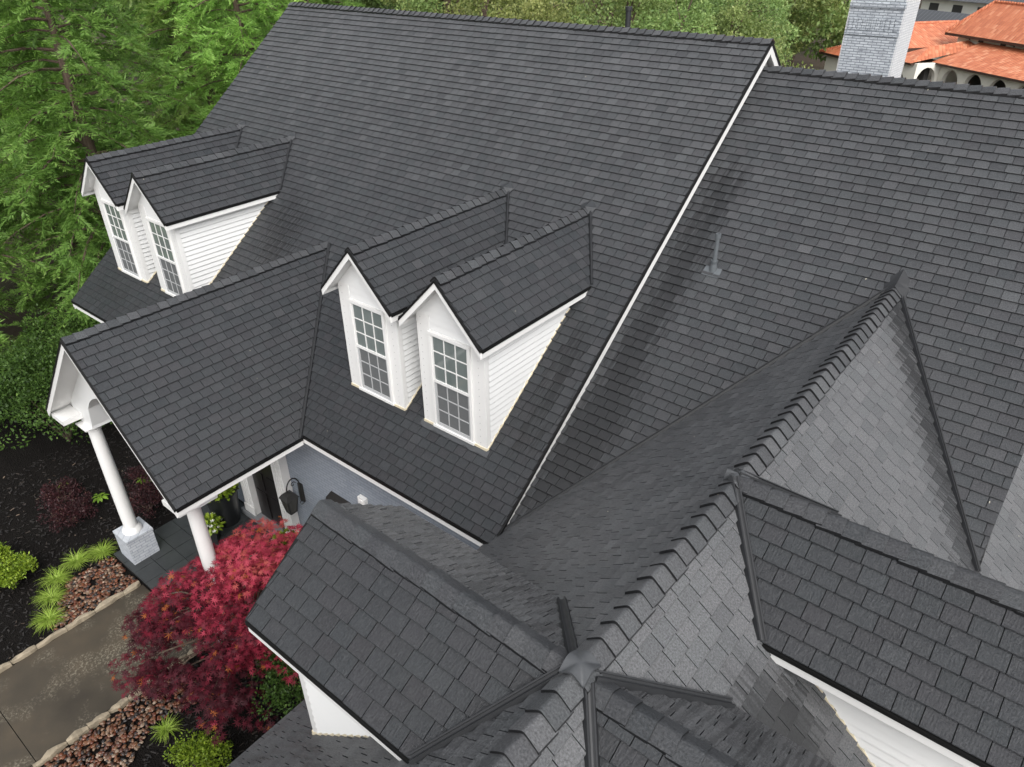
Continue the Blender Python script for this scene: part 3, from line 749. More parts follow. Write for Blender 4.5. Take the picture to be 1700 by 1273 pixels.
# pipes
def pipe(x, y, z0_, hgt, r, boot=True, m='boot'):
    mb = MB(); mb.lathe([(r, -.2), (r, hgt - .07), (r * 1.35, hgt - .07), (r * 1.35, hgt), (r * .9, hgt), (r * .9, hgt - .1)], (x, y, z0_), 18)
    p = mb.build('vent_pipe', M[m], house, smooth=True)
    if boot:
        mb = MB(); mb.lathe([(r * 1.9, -.12), (r * 1.75, .07), (r * 1.5, .13), (r * 1.75, .14), (r * 1.7, .18), (r * 1.05, .18)], (x, y, z0_), 18); mb.build('pipe_collar', M[m], p, smooth=True)
        mb = MB(); q = lambda dx, dy: Vector((x + dx, y + dy, KR * (y + dy) - OFF + .024))
        mb.prism([q(-.14, -.10), q(.14, -.10), q(.13, .06), q(-.13, .06)], (0, 0, .008)); mb.build('pipe_flashing', M[m], p)
    return p
pipe(.90, 4.28, KR * 4.28 - OFF, .60, .031)
pipe(-3.42, 8.55, H - 1.05 * K, 1.12, .055, False, 'flash')
# ------------------------------------------------------------------ ground, path, beds
def mulch_material():
    m, t, b, o = newmat('dark_mulch'); P = geoco(t)
    v = N(t, 'TexVoronoi'); v.inputs['Scale'].default_value = 42; link(t, P, v.inputs['Vector'])
    n1 = noise(t, P, 30, 6, 0.7); n2 = noise(t, P, 1.2, 4)
    c = mixc(t, n1, (0.003, 0.0026, 0.0024), (0.013, 0.0105, 0.009)); c = mixc(t, math_(t, 'MULTIPLY', n2, .4), c, (0.010, 0.009, 0.008))
    link(t, c, b.inputs['Base Color']); b.inputs['Roughness'].default_value = 0.9; b.inputs['Specular IOR Level'].default_value = .12
    link(t, bump(t, math_(t, 'ADD', v.outputs['Distance'], n1), 1.0, 0.03), b.inputs['Normal']); return m
M['mulch'] = mulch_material()
def soil_material():
    m, t, b, o = newmat('woodland_soil'); P = geoco(t)
    n1 = noise(t, P, .35, 6, .65); n2 = noise(t, P, 9, 5, .7)
    c = ramp(t, n1, [(0.25, (0.030, 0.040, 0.014)), (0.45, (0.060, 0.046, 0.034)), (0.6, (0.075, 0.055, 0.040)), (0.75, (0.035, 0.055, 0.018))])
    c = mixc(t, n2, c, mixc(t, 0.5, c, (0.02, 0.016, 0.012))); link(t, c, b.inputs['Base Color']); b.inputs['Roughness'].default_value = .95; b.inputs['Specular IOR Level'].default_value = .15
    link(t, bump(t, n2, .8, .04), b.inputs['Normal']); return m
M['soil'] = soil_material()
def concrete_material():
    m, t, b, o = newmat('stained_concrete'); P = geoco(t)
    n1 = noise(t, P, .9, 5, .6); n2 = noise(t, P, 55, 4, .7); n3 = noise(t, P, 1.35, 3, .5); n4 = noise(t, P, 26, 6, .75)
    c = ramp(t, n1, [(0.3, (0.034, 0.026, 0.017)), (0.5, (0.056, 0.044, 0.029)), (0.7, (0.082, 0.062, 0.039))])
    c = mixc(t, math_(t, 'MULTIPLY', n2, .45), c, (0.03, 0.026, 0.02))
    pale = math_(t, 'MULTIPLY', math_(t, 'MULTIPLY', math_(t, 'SUBTRACT', n3, .47, clamp=True), 9.0, clamp=True), math_(t, 'MULTIPLY', math_(t, 'SUBTRACT', n4, .50, clamp=True), 9.0, clamp=True), clamp=True)
    c = mixc(t, math_(t, 'MULTIPLY', pale, .85), c, (0.22, 0.195, 0.145))
    link(t, c, b.inputs['Base Color']); link(t, math_(t, 'ADD', .38, math_(t, 'MULTIPLY', n1, .4)), b.inputs['Roughness'])
    link(t, bump(t, n2, .3, .004), b.inputs['Normal']); return m
M['concrete'] = concrete_material()
M['kerb'] = simple('buff_stone', (0.27, 0.225, 0.16), .8, .5, 9.0, 1.0, 45.0)
def sheet(name, x0, y0, x1, y1, z, m, sub=1, amp=0.0):
    mb = MB()
    nx = ny = sub
    zz = {}
    for i in range(nx + 1):
        for j in range(ny + 1): zz[i, j] = z + (random.uniform(-amp, amp) if amp else 0)
    for i in range(nx):
        for j in range(ny):
            X = [lerp(x0, x1, q / nx) for q in (i, i + 1)]; Y = [lerp(y0, y1, q / ny) for q in (j, j + 1)]
            mb.face([(X[0], Y[0], zz[i, j]), (X[1], Y[0], zz[i + 1, j]), (X[1], Y[1], zz[i + 1, j + 1]), (X[0], Y[1], zz[i, j + 1])])
    o = mb.build(name, M[m], smooth=True); o['kind'] = 'structure'; return o
sheet('ground', -700, -500, 500, 900, ZG - .10, 'soil')
sheet('mulch_bed', -18.5, -9.0, .26, .5, ZG - .02, 'mulch', 60, .025)
PX0, PX1 = -7.44, -5.20
path = sheet('walkway', PX0 - .1, -12.0, PX1 + .1, -2.31, ZG - .004, 'mulch')
ys = [-2.335, -5.31, -8.3, -11.3]
for y1_, y0_ in zip(ys, ys[1:]):
    part('paving_slab', 'concrete', path, ((PX0, y0_ + .006, ZG - .06), (PX1, y1_ - .006, ZG + .012)))
def kerb_stone(x0, x1, y0, y1, z0, z1):
    mb = MB(); n = 4; P = {}
    for i in range(n + 1):
        f = i / n; y = lerp(y0, y1, f); b = .02 if i in (0, n) else 0
        jx0, jx1, jz = random.uniform(-.024, .024), random.uniform(-.022, .022), random.uniform(-.02, .02)
        P[i] = [(x0 + jx0 + b, y, z0), (x1 + jx1 - b, y, z0), (x1 + jx1 - b - .012, y, z1 + jz - b * .6 - .018), (x1 + jx1 - b - .035, y, z1 + jz - b * .6), (x0 + jx0 + b + .035, y, z1 + jz - b * .6), (x0 + jx0 + b + .012, y, z1 + jz - b * .6 - .018)]
    for i in range(n):
        for j in range(6):
            k_ = (j + 1) % 6; mb.face([P[i][k_], P[i][j], P[i + 1][j], P[i + 1][k_]][::-1])
    mb.face(P[0]); mb.face(P[n][::-1])
    o = mb.build('kerb_stone', M['kerb'], path); return o
for xa, xb in ((PX0 - .135, PX0 - .005), (PX1 + .005, PX1 + .135)):
    y = -2.36
    while y > -9.5:
        ln = random.uniform(.30, .62); kerb_stone(xa, xb, y - ln + .004, y - .004, ZG - .08, ZG + .085); y -= ln

# fast quad soup
def quad_mesh(name, V, tone, m, parent=None, kind=None, k=4, hue=None):
    V = np.asarray(V, np.float32).reshape(-1, k, 3); n = len(V); me = bpy.data.meshes.new(name)
    me.vertices.add(n * k); me.vertices.foreach_set('co', V.reshape(-1)); me.loops.add(n * k); me.loops.foreach_set('vertex_index', np.arange(n * k, dtype=np.int32))
    me.polygons.add(n); me.polygons.foreach_set('loop_start', np.arange(0, n * k, k, dtype=np.int32))
    at = me.attributes.new('tone', 'FLOAT', 'FACE'); at.data.foreach_set('value', np.asarray(tone, np.float32))
    me.update(calc_edges=True); me.materials.append(m)
    o = bpy.data.objects.new(name, me); C.objects.link(o)
    if parent is not None: o.parent = parent
    if kind: o['kind'] = kind
    return o
# stones
def stone_material():
    m, t, b, o = newmat('river_stone'); tone = N(t, 'Attribute', attribute_name='tone').outputs['Fac']; P = geoco(t)
    c = ramp(t, tone, [(0.0, (0.020, 0.018, 0.018)), (0.16, (0.035, 0.026, 0.023)), (0.3, (0.11, 0.030, 0.013)), (0.5, (0.16, 0.052, 0.022)), (0.66, (0.075, 0.045, 0.030)), (0.8, (0.18, 0.080, 0.038)), (0.93, (0.22, 0.15, 0.10)), (1.0, (0.32, 0.24, 0.18))])
    c = mixc(t, math_(t, 'MULTIPLY', noise(t, P, 40, 4, .7), .5), c, mixc(t, .5, c, (0.02, .015, .012)))
    link(t, c, b.inputs['Base Color']); b.inputs['Roughness'].default_value = .32; return m
M['stone'] = stone_material()
_bm = bmesh.new(); bmesh.ops.create_icosphere(_bm, subdivisions=2, radius=1.0); ICO = np.array([v.co[:] for v in _bm.verts]); ICF = np.array([[v.index for v in f.verts] for f in _bm.faces]); _bm.free()
def stones(name, pts, label):
    V, T = [], []
    for (x, y, z) in pts:
        s = np.array([random.uniform(.026, .052), random.uniform(.022, .036), random.uniform(.013, .021)]); a_ = random.uniform(0, 6.28); ti = random.uniform(-.3, .3)
        p = ICO * (1 + .05 * np.sin(ICO[:, [1, 2, 0]] * 3 + random.uniform(0, 6))) * s
        ca, sa = math.cos(ti), math.sin(ti); p = np.stack([p[:, 0] * ca + p[:, 2] * sa, p[:, 1], -p[:, 0] * sa + p[:, 2] * ca], 1)
        ca, sa = math.cos(a_), math.sin(a_); p = np.stack([p[:, 0] * ca - p[:, 1] * sa, p[:, 0] * sa + p[:, 1] * ca, p[:, 2]], 1) + (x, y, z)
        V.append(p[ICF]); T += [random.random()] * len(ICF)
    o = quad_mesh(name, np.concatenate(V), T, M['stone'], k=3); o.data.shade_smooth()
    bm = bmesh.new(); bm.from_mesh(o.data); bmesh.ops.remove_doubles(bm, verts=bm.verts, dist=1e-6); bm.to_mesh(o.data); bm.free(); o.data.shade_smooth()
    tag(o, label, 'river stones', kind='stuff'); return o
pts = []
for _ in range(1000):
    x = random.uniform(-8.75, -7.60); y = random.uniform(-4.0, -2.36)
    if y < -3.25 and x < -8.75 + (-3.25 - y) * 1.25: continue
    pts.append((x, y, ZG + random.uniform(-.005, .03)))
stones('river_stones', pts, 'red brown river stones between grass tufts and path kerb')
pts = []
for _ in range(2300):
    x = random.uniform(-5.04, -3.3); y = random.uniform(-6.2, -2.9)
    if x > -3.95 + .32 * math.sin(y * 2.1) - (y + 4) * .10: continue
    pts.append((x, y, ZG + random.uniform(-.005, .035)))
stones('river_stones', pts, 'large bed of red brown river stones beside the red maple')
# loose bark chips
V, T = [], []
for _ in range(9000):
    x, y = random.uniform(-13.5, -.1), random.uniform(-7.5, .2)
    if PX0 - .2 < x < PX1 + .2 or (XP - 2.1 < x < XP + 2.1 and y > -2.4): continue
    a_ = random.uniform(0, 6.28); l, w_ = random.uniform(.015, .05), random.uniform(.006, .014); dz = random.uniform(-.012, .012)
    dx, dy = math.cos(a_), math.sin(a_); z = ZG + random.uniform(-.01, .022)
    V.append([(x - dx * l + dy * w_, y - dy * l - dx * w_, z - dz), (x + dx * l + dy * w_, y + dy * l - dx * w_, z + dz), (x + dx * l - dy * w_, y + dy * l + dx * w_, z + dz + .006), (x - dx * l - dy * w_, y - dy * l + dx * w_, z - dz + .006)])
    T.append(random.random())
m, t, b, o = newmat('bark_chip'); c = ramp(t, N(t, 'Attribute', attribute_name='tone').outputs['Fac'], [(0, (.006, .005, .005)), (.8, (.015, .012, .010)), (.97, (.035, .026, .02)), (1, (.14, .10, .07))]); link(t, c, b.inputs['Base Color']); b.inputs['Roughness'].default_value = .8; M['chip'] = m
tag(quad_mesh('bark_chips', V, T, M['chip']), 'loose dark bark chips scattered over the mulch beds', 'mulch', kind='stuff')
# ------------------------------------------------------------------ vegetation
def leaf_material(name, stops, transl=.35, rough=.5, hue_obj=0.0, spec=.35):
    m, t, b, o = newmat(name); tone = N(t, 'Attribute', attribute_name='tone').outputs['Fac']
    c = ramp(t, tone, stops)
    if hue_obj:
        rnd = N(t, 'ObjectInfo').outputs['Random']
        h = N(t, 'HueSaturation'); link(t, math_(t, 'ADD', .5 - hue_obj / 2, math_(t, 'MULTIPLY', rnd, hue_obj)), h.inputs['Hue'])
        wn = N(t, 'TexWhiteNoise', noise_dimensions='1D'); link(t, rnd, wn.inputs['W'])
        link(t, math_(t, 'ADD', .72, math_(t, 'MULTIPLY', wn.outputs['Value'], .6)), h.inputs['Value']); link(t, c, h.inputs['Color']); c = h.outputs[0]
    link(t, c, b.inputs['Base Color']); b.inputs['Roughness'].default_value = rough; b.inputs['Specular IOR Level'].default_value = spec
    tr = N(t, 'BsdfTranslucent'); link(t, mixc(t, .25, c, (0.22, 0.32, 0.03), 'MIX') if transl > .3 else c, tr.inputs['Color'])
    mx = N(t, 'MixShader'); mx.inputs[0].default_value = transl; link(t, b.outputs[0], mx.inputs[1]); link(t, tr.outputs[0], mx.inputs[2]); link(t, mx.outputs[0], o.inputs[0])
    return m
M['cypress'] = leaf_material('feathery_cypress_leaf', [(0, (.115, .22, .050)), (.4, (.21, .375, .082)), (.75, (.31, .50, .115)), (1, (.45, .62, .18))], .52, hue_obj=.02)
M['broad'] = leaf_material('broadleaf', [(0, (.10, .145, .045)), (.45, (.22, .285, .09)), (.8, (.33, .385, .135)), (1, (.44, .47, .20))], .42, hue_obj=.06)
M['holly'] = leaf_material('dark_glossy_leaf', [(0, (.022, .046, .010)), (.5, (.050, .098, .018)), (.85, (.085, .155, .03)), (1, (.15, .24, .05))], .25, .5, spec=.22)
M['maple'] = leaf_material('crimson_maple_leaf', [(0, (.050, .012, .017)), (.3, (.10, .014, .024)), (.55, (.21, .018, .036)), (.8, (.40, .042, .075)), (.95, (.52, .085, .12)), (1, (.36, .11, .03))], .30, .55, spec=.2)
M['burgundy'] = leaf_material('burgundy_leaf', [(0, (.016, .006, .007)), (.5, (.040, .012, .014)), (.9, (.075, .02, .024)), (1, (.10, .05, .03))], .2, .5)
M['blade'] = leaf_material('yellow_green_blade', [(0, (.16, .26, .025)), (.5, (.28, .41, .05)), (1, (.46, .58, .14))], .3, .45)
M['spirea'] = leaf_material('yellow_green_leaf', [(0, (.075, .13, .012)), (.5, (.19, .28, .02)), (1, (.34, .44, .05))], .3, .5)
M['hosta'] = leaf_material('hosta_leaf', [(0, (.14, .26, .025)), (1, (.25, .40, .05))], .25, .4)
M['petal'] = simple('red_petal', (.45, .02, .01), .5); M['wpetal'] = simple('white_petal', (.8, .8, .78), .5)
def bark_material():
    m, t, b, o = newmat('bark'); P = geoco(t); n1 = noise(t, mapping(t, P, (14, 14, 2)), 1.0, 6, .7)
    link(t, ramp(t, n1, [(.3, (.045, .030, .022)), (.55, (.11, .075, .055)), (.75, (.19, .15, .12))]), b.inputs['Base Color']); b.inputs['Roughness'].default_value = .9
    link(t, bump(t, n1, 1.0, .02), b.inputs['Normal']); return m
M['bark'] = bark_material()
def unit(v): return v / (np.linalg.norm(v, axis=-1, keepdims=True) + 1e-9)
def leaves(cen, d, nrm, ln, wd):
    """diamond leaves: centre base, direction, normal, length, width -> (n,4,3)"""
    s = unit(np.cross(d, nrm)); return np.stack([cen, cen + d * (ln * .45)[:, None] + s * (wd * .5)[:, None], cen + d * ln[:, None], cen + d * (ln * .45)[:, None] - s * (wd * .5)[:, None]], 1)

def cypress(seed, h=14.0, spread=3.6, nl=95, bare=0.10):
    r = np.random.default_rng(seed); V, T = [], []; tb = MB(); limbs = MB()
    tr = [(0, 0, -.4)] + [(r.normal(0, .05) * i * .3, r.normal(0, .05) * i * .3, h * i / 8) for i in range(1, 9)]
    tb.tube(tr, [.30, .25, .21, .18, .15, .12, .09, .06, .03], 10)
    trp = np.array(tr)
    for i in range(nl):
        f = bare + (1 - bare) * (i + r.random()) / nl; z = f * h; a_ = i * 2.399 + r.normal(0, .3)
        ln = spread * (1.02 - f) ** .75 * r.uniform(.65, 1.2) * (0.55 + .45 * min(1, f / .25)) + .35
        base = np.array([np.interp(z, trp[:, 2], trp[:, 0]), np.interp(z, trp[:, 2], trp[:, 1]), z]); dirh = np.array([math.cos(a_), math.sin(a_), 0.])
        path = lambda t: base + dirh * ln * t + np.array([0, 0, ln * (.28 * t - .50 * t * t)])
        limbs.tube([path(t) for t in (0, .25, .5, .75, .97)], [.012 + .013 * ln, .008 + .010 * ln, .006 + .007 * ln, .012, .006], 5)
        sidev = np.array([-dirh[1], dirh[0], 0.])
        nt = int(8 + ln * 8.5)
        for j in range(nt):
            t = .14 + .86 * (j + r.random()) / nt; p0 = path(t); sg = r.choice((-1, 1))
            td = unit(dirh * r.uniform(.25, 1.0) + sidev * sg * r.uniform(.15, 1.0) + np.array([0, 0, r.uniform(-.55, .50)]))
            tl = r.uniform(.40, .85) * (1.1 - .35 * t); m_ = 34
            s = np.linspace(.08, 1, m_); pts = p0 + td * (s * tl)[:, None] + np.array([0, 0, -1.]) * (s * s * tl * .25)[:, None]
            up = unit(np.array([0, 0, 1.]) + r.normal(0, .35, 3)); lat = unit(np.cross(td, up)) 
            sgn = np.where(np.arange(m_) % 2, 1., -1.)[:, None]
            dd = unit(lat * sgn * .8 + td * .75 + r.normal(0, .22, (m_, 3)) + np.array([0, 0, -.1]))
            V.append(leaves(pts, dd, np.tile(up, (m_, 1)) + r.normal(0, .3, (m_, 3)), r.uniform(.11, .22, m_), r.uniform(.024, .042, m_)))
            T.append(np.clip(r.normal(.35 + .25 * t + .1 * r.normal(), .14, m_), 0, 1))
    return np.concatenate(V), np.concatenate(T), tb, limbs
def make_tree(name, geo, mat, loc, label, rot=0.0, scale=1.0, cat='tree', group=None):
    V, T, tb, lb = geo
    o = empty(name, loc); o.rotation_euler.z = rot; o.scale = (scale,) * 3
    tk = tb.build('trunk', M['bark'], o, smooth=True)
    if lb.f: lb.build('limbs', M['bark'], tk, smooth=False)
    quad_mesh('crown', V, T, M[mat], o); tag(o, label, cat, group); return o
cyA = make_tree('cypress_tree', cypress(1, 13.5, 4.6, 120), 'cypress', (-18.6, 3.6, ZG), 'nearest feathery cypress beside the far pair of dormers', .3)
cyB = make_tree('cypress_tree', cypress(2, 15.5, 4.2, 110, .16), 'cypress', (-25.5, 11.8, ZG), 'cypress with bare brown trunk showing near the top edge', 1.0)
cyC = make_tree('cypress_tree', cypress(3, 12.5, 4.5, 110), 'cypress', (-20.2, -1.6, ZG), 'feathery cypress at the left edge above the dark shrub', 2.0)
def again(src, loc, rot, sc, label):
    c = copy_tree(src); c.location = loc; c.rotation_euler.z = rot; c.scale = (sc,) * 3; c['label'] = label; return c
again(cyA, (-25.0, 4.6, ZG), 2.2, 1.05, 'tall feathery cypress behind the two left trees, mid left')
again(cyC, (-19.2, 9.8, ZG), 4.1, 1.0, 'bright green cypress touching the roof edge at the upper left')
again(cyB, (-31.5, 5.5, ZG), 3.0, 1.05, 'cypress at the far left edge, second row')
again(cyA, (-33.0, 15.0, ZG), 5.0, 1.15, 'cypress at the top left corner behind the bare trunk')
again(cyC, (-27.5, 19.0, ZG), .7, 1.2, 'cypress behind the upper left corner of the main roof')
again(cyB, (-40.0, 10.0, ZG), 1.7, 1.2, 'farthest cypress of the left grove, by the left edge')

def broadleaf(seed, h=9.0, w_=3.2, nclump=70, per=150, leaf=.16, low=.25):
    r = np.random.default_rng(seed); V, T = [], []; tb, lb = MB(), MB()
    tb.tube([(0, 0, -.3), (.05, .03, h * .3), (.1, -.05, h * .55), (.05, .05, h * .8)], [.22, .17, .12, .04], 8)
    for i in range(nclump):
        u = r.normal(size=3); u /= np.linalg.norm(u); rad = r.uniform(.45, 1.0) ** .6
        c = np.array([u[0] * w_ * rad, u[1] * w_ * rad, h * (low + (1 - low) / 2) + u[2] * h * (1 - low) / 2 * rad])
        c[:2] *= 1 - .35 * max(0, (c[2] / h - .55)) * 1.6
        cr = r.uniform(.45, .95) * w_ / 3.2
        if i % 4 == 0: lb.tube([(0, 0, max(h * .2, c[2] - 1.2 * w_ * .5)), tuple(c * np.array([.5, .5, 1]) - np.array([0, 0, .3])), tuple(c)], [.06, .04, .015], 5)
        q = unit(r.normal(size=(per, 3))); rr = r.uniform(.5, 1, per) ** .5
        p = c + q * (rr * cr)[:, None] * np.array([1, 1, .75])
        d = unit(q + r.normal(0, .7, (per, 3)) + np.array([0, 0, -.25])); nn = unit(q + np.array([0, 0, .8]) + r.normal(0, .5, (per, 3)))
        V.append(leaves(p, d, nn, r.uniform(.7, 1.3, per) * leaf, r.uniform(.5, .8, per) * leaf)); T.append(np.clip(r.normal(.42 + r.normal(0, .12), .16, per), 0, 1))
    return np.concatenate(V), np.concatenate(T), tb, lb
bt = [broadleaf(11, 9.5, 3.4, 95, 150, .17), broadleaf(12, 8.0, 3.6, 95, 150, .16), broadleaf(13, 11.0, 3.2, 100, 150, .17), broadleaf(14, 7.0, 2.7, 80, 150, .14)]
TREES = [  # x, y, variant, scale, label
 (-26.5, 31.0, 0, 1.05, 'olive green tree behind the main ridge, left of the dark gap'),
 (-21.5, 29.5, 1, 1.05, 'pale olive tree left of the thin pipe behind the ridge'),
 (-17.0, 31.5, 0, 1.0, 'olive tree directly behind the thin dark pipe on the ridge'),
 (-13.0, 30.0, 2, .85, 'rounded green tree right of the thin pipe behind the ridge'),
 (-16.5, 44.0, 2, 1.0, 'darker tree in the second row behind the thin ridge pipe'),
 (-9.0, 29.0, 3, 1.1, 'light green tree behind the white gable peak'),
 (-18.0, 50.0, 1, 1.0, 'green tree in the third row, up and left of the gable peak'),
 (-7.3, 25.0, 3, .85, 'bright green bushy tree rising just behind the lower ridge'),
 (-15.0, 40.5, 1, .95, 'yellow green rounded tree in the row behind the gable peak trees'),
 (-4.9, 27.5, 3, .52, 'small bright tree close against the brick chimney'),
 (-20.5, 68.0, 2, 1.0, 'tall dark tree far behind, left of the tiled house'),
 (-18.5, 60.0, 0, 1.2, 'dark green tree far behind the second row, top of picture'),
 (-31.5, 33.0, 2, 1.0, 'dark tree behind the left half of the main ridge'),
 (-27.0, 46.0, 1, 1.2, 'broad tree in the second row behind the left ridge half'),
 (-38.0, 40.0, 0, 1.3, 'broad tree behind the upper left corner of the main ridge'),
]
protos = {}
for x, y, v, sc, lab in TREES:
    if v not in protos: protos[v] = make_tree('broadleaf_tree', bt[v], 'broad', (x, y, ZG), lab, random.uniform(0, 6), sc)
    else: again(protos[v], (x, y, ZG), random.uniform(0, 6), sc, lab)
# the far wood reads as one mass
V, T = [], []
far = broadleaf(21, 10.0, 4.2, 60, 60, .40)
for i in range(95):
    a_ = random.uniform(-1.15, .30); dist = random.uniform(70, 190)
    x, y = CAM.x + math.sin(a_) * dist, CAM.y + math.cos(a_) * dist
    if -16 < x < 14 and y < 105: continue
    s = random.uniform(.9, 1.5); th = random.uniform(0, 6.28); ca, sa = math.cos(th), math.sin(th)
    W_ = far[0] * s; W_ = np.stack([W_[..., 0] * ca - W_[..., 1] * sa + x, W_[..., 0] * sa + W_[..., 1] * ca + y, W_[..., 2] + ZG], -1)
    V.append(W_); T.append(np.clip(far[1] + random.uniform(-.25, .15), 0, 1))
tag(quad_mesh('woodland', np.concatenate(V), np.concatenate(T), M['broad']), 'distant green wood beyond the tiled house and the tree rows', 'woodland', kind='stuff')

# --- shrubs
def shrub(name, loc, rx, ry, rz, n, leaf, mat, label, cat='shrub', lumps=26, lump_r=.34, wd=.55, seed=0, lean=.7, group=None):
    r = np.random.default_rng(seed + 100); o = empty(name, loc); V, T = [], []
    st = MB()
    for i in range(7):
        a_ = r.uniform(0, 6.28); st.tube([(0, 0, -.03), (math.cos(a_) * rx * .35, math.sin(a_) * ry * .35, rz * .8), (math.cos(a_) * rx * .6, math.sin(a_) * ry * .6, rz * 1.35)], [.02, .013, .006], 5)
    st.build('stems', M['bark'], o)
    per = n // lumps
    for i in range(lumps):
        u = unit(r.normal(size=3)); u[2] = abs(u[2]) * .9 - .1; q0 = r.uniform(.3, 1.35) ** .7
        c = np.array([u[0] * rx * q0 * .8, u[1] * ry * q0 * .8, rz + u[2] * rz * q0 * .8]); cr = lump_r * r.uniform(.7, 1.3) * min(rx, ry, rz * 1.2)
        q = unit(r.normal(size=(per, 3))); p = c + q * (r.uniform(.35, 1, per) ** .5 * cr)[:, None]
        p[:, 2] = np.maximum(p[:, 2], .03)
        d = unit(q * lean + r.normal(0, .6, (per, 3)) + np.array([0, 0, .15])); nn = unit(q + r.normal(0, .5, (per, 3)) + np.array([0, 0, .7]))
        V.append(leaves(p, d, nn, r.uniform(.7, 1.3, per) * leaf, r.uniform(.8, 1.2, per) * leaf * wd)); T.append(np.clip(r.normal(.45 + r.normal(0, .12), .2, per), 0, 1))
    quad_mesh('foliage', np.concatenate(V), np.concatenate(T), M[mat], o); tag(o, label, cat, group); return o
shrub('evergreen_shrub', (-13.7, -1.0, ZG), 2.2, 1.5, 1.45, 17000, .085, 'holly', 'big dark green evergreen shrub left of the porch gable', lumps=80, lump_r=.30, seed=1)
shrub('evergreen_shrub', (-15.6, -2.5, ZG), 2.0, 1.5, 1.45, 13000, .085, 'holly', 'dark evergreen shrub cut by the left edge of the picture', lumps=66, lump_r=.30, seed=2)
shrub('evergreen_shrub', (-16.2, .9, ZG), 1.8, 1.6, 1.2, 9000, .085, 'holly', 'low evergreen shrub behind the porch gable peak', lumps=56, lump_r=.30, seed=3)
shrub('red_shrub', (-10.55, -2.35, ZG), .62, .55, .26, 3800, .05, 'burgundy', 'larger burgundy mounded shrub left of the porch column base', lumps=40, lump_r=.40, wd=.35, seed=4)
shrub('red_shrub', (-11.35, -2.15, ZG), .50, .45, .24, 2600, .05, 'burgundy', 'burgundy mounded shrub behind the larger one, left', lumps=30, lump_r=.40, wd=.35, seed=5)
shrub('red_shrub', (-10.3, -.75, ZG), .55, .5, .28, 2600, .05, 'burgundy', 'burgundy shrub half hidden behind the white column', lumps=30, lump_r=.40, wd=.35, seed=6)
shrub('red_shrub', (-9.5, -1.1, ZG), .5, .5, .26, 2400, .05, 'burgundy', 'burgundy shrub between the column and the porch eave', lumps=30, lump_r=.40, wd=.35, seed=16)
shrub('spirea_shrub', (-9.55, -3.95, ZG), .56, .48, .28, 3600, .055, 'spirea', 'yellow green mounded shrub at the left edge beside grass tufts', lumps=90, lump_r=.24, seed=7)
shrub('spirea_shrub', (-10.25, -4.05, ZG), .4, .4, .25, 1500, .08, 'spirea', 'leafy green plant behind the yellow green mound, left edge', lumps=20, lump_r=.4, seed=8)
shrub('spirea_shrub', (-2.95, -3.72, ZG), .55, .42, .33, 3200, .05, 'spirea', 'yellow green shrub under the red maple at the bottom edge', lumps=80, lump_r=.24, seed=9)
shrub('green_shrub', (-2.75, -1.95, ZG), .75, .7, .75, 6000, .06, 'holly', 'dark green shrub showing through the red maple beside the dormer', lumps=50, lump_r=.34, seed=10)

def tuft(loc, n, ln, label, seed):
    r = np.random.default_rng(seed); o = empty('grass_tuft', loc); V, T = [], []
    for i in range(n):
        a_ = r.uniform(0, 6.28); l = ln * r.uniform(.6, 1.15); up = r.uniform(.5, 1.25); d = np.array([math.cos(a_), math.sin(a_), 0]); s = np.array([-d[1], d[0], 0]) * r.uniform(.004, .008)
        b0 = np.array([r.normal(0, .03), r.normal(0, .03), 0.]); pt = lambda t: b0 + d * l * t * (.5 + .4 * t) + np.array([0, 0, l * up * (t - .62 * t * t * (1.5 - .4 * up))])
        ts = (0, .35, .7, 1.0); tn = r.random()
        for t0, t1 in zip(ts, ts[1:]):
            w0, w1 = 1 - t0 * .8, 1 - t1 * .85; V.append([pt(t0) - s * w0, pt(t0) + s * w0, pt(t1) + s * w1, pt(t1) - s * w1]); T.append(tn)
    quad_mesh('blades', V, T, M['blade'], o); tag(o, label, 'grass tuft', 'yellow green grass tufts edging the beds'); return o
for i, (x, y, lab) in enumerate(((-8.95, -2.42, 'grass tuft nearest the column plinth'), (-9.1, -2.88, 'grass tuft second from the column plinth'), (-8.92, -3.36, 'third grass tuft from the plinth, beside the yellow shrub'),
        (-8.50, -3.66, 'fourth grass tuft from the plinth, before the last one'), (-7.98, -3.93, 'grass tuft against the path kerb, last of the row'))):
    tuft((x, y, ZG), 260, .36, lab, i)
tuft((-4.05, -3.72, ZG), 120, .30, 'single small grass tuft between stones and red maple', 9)

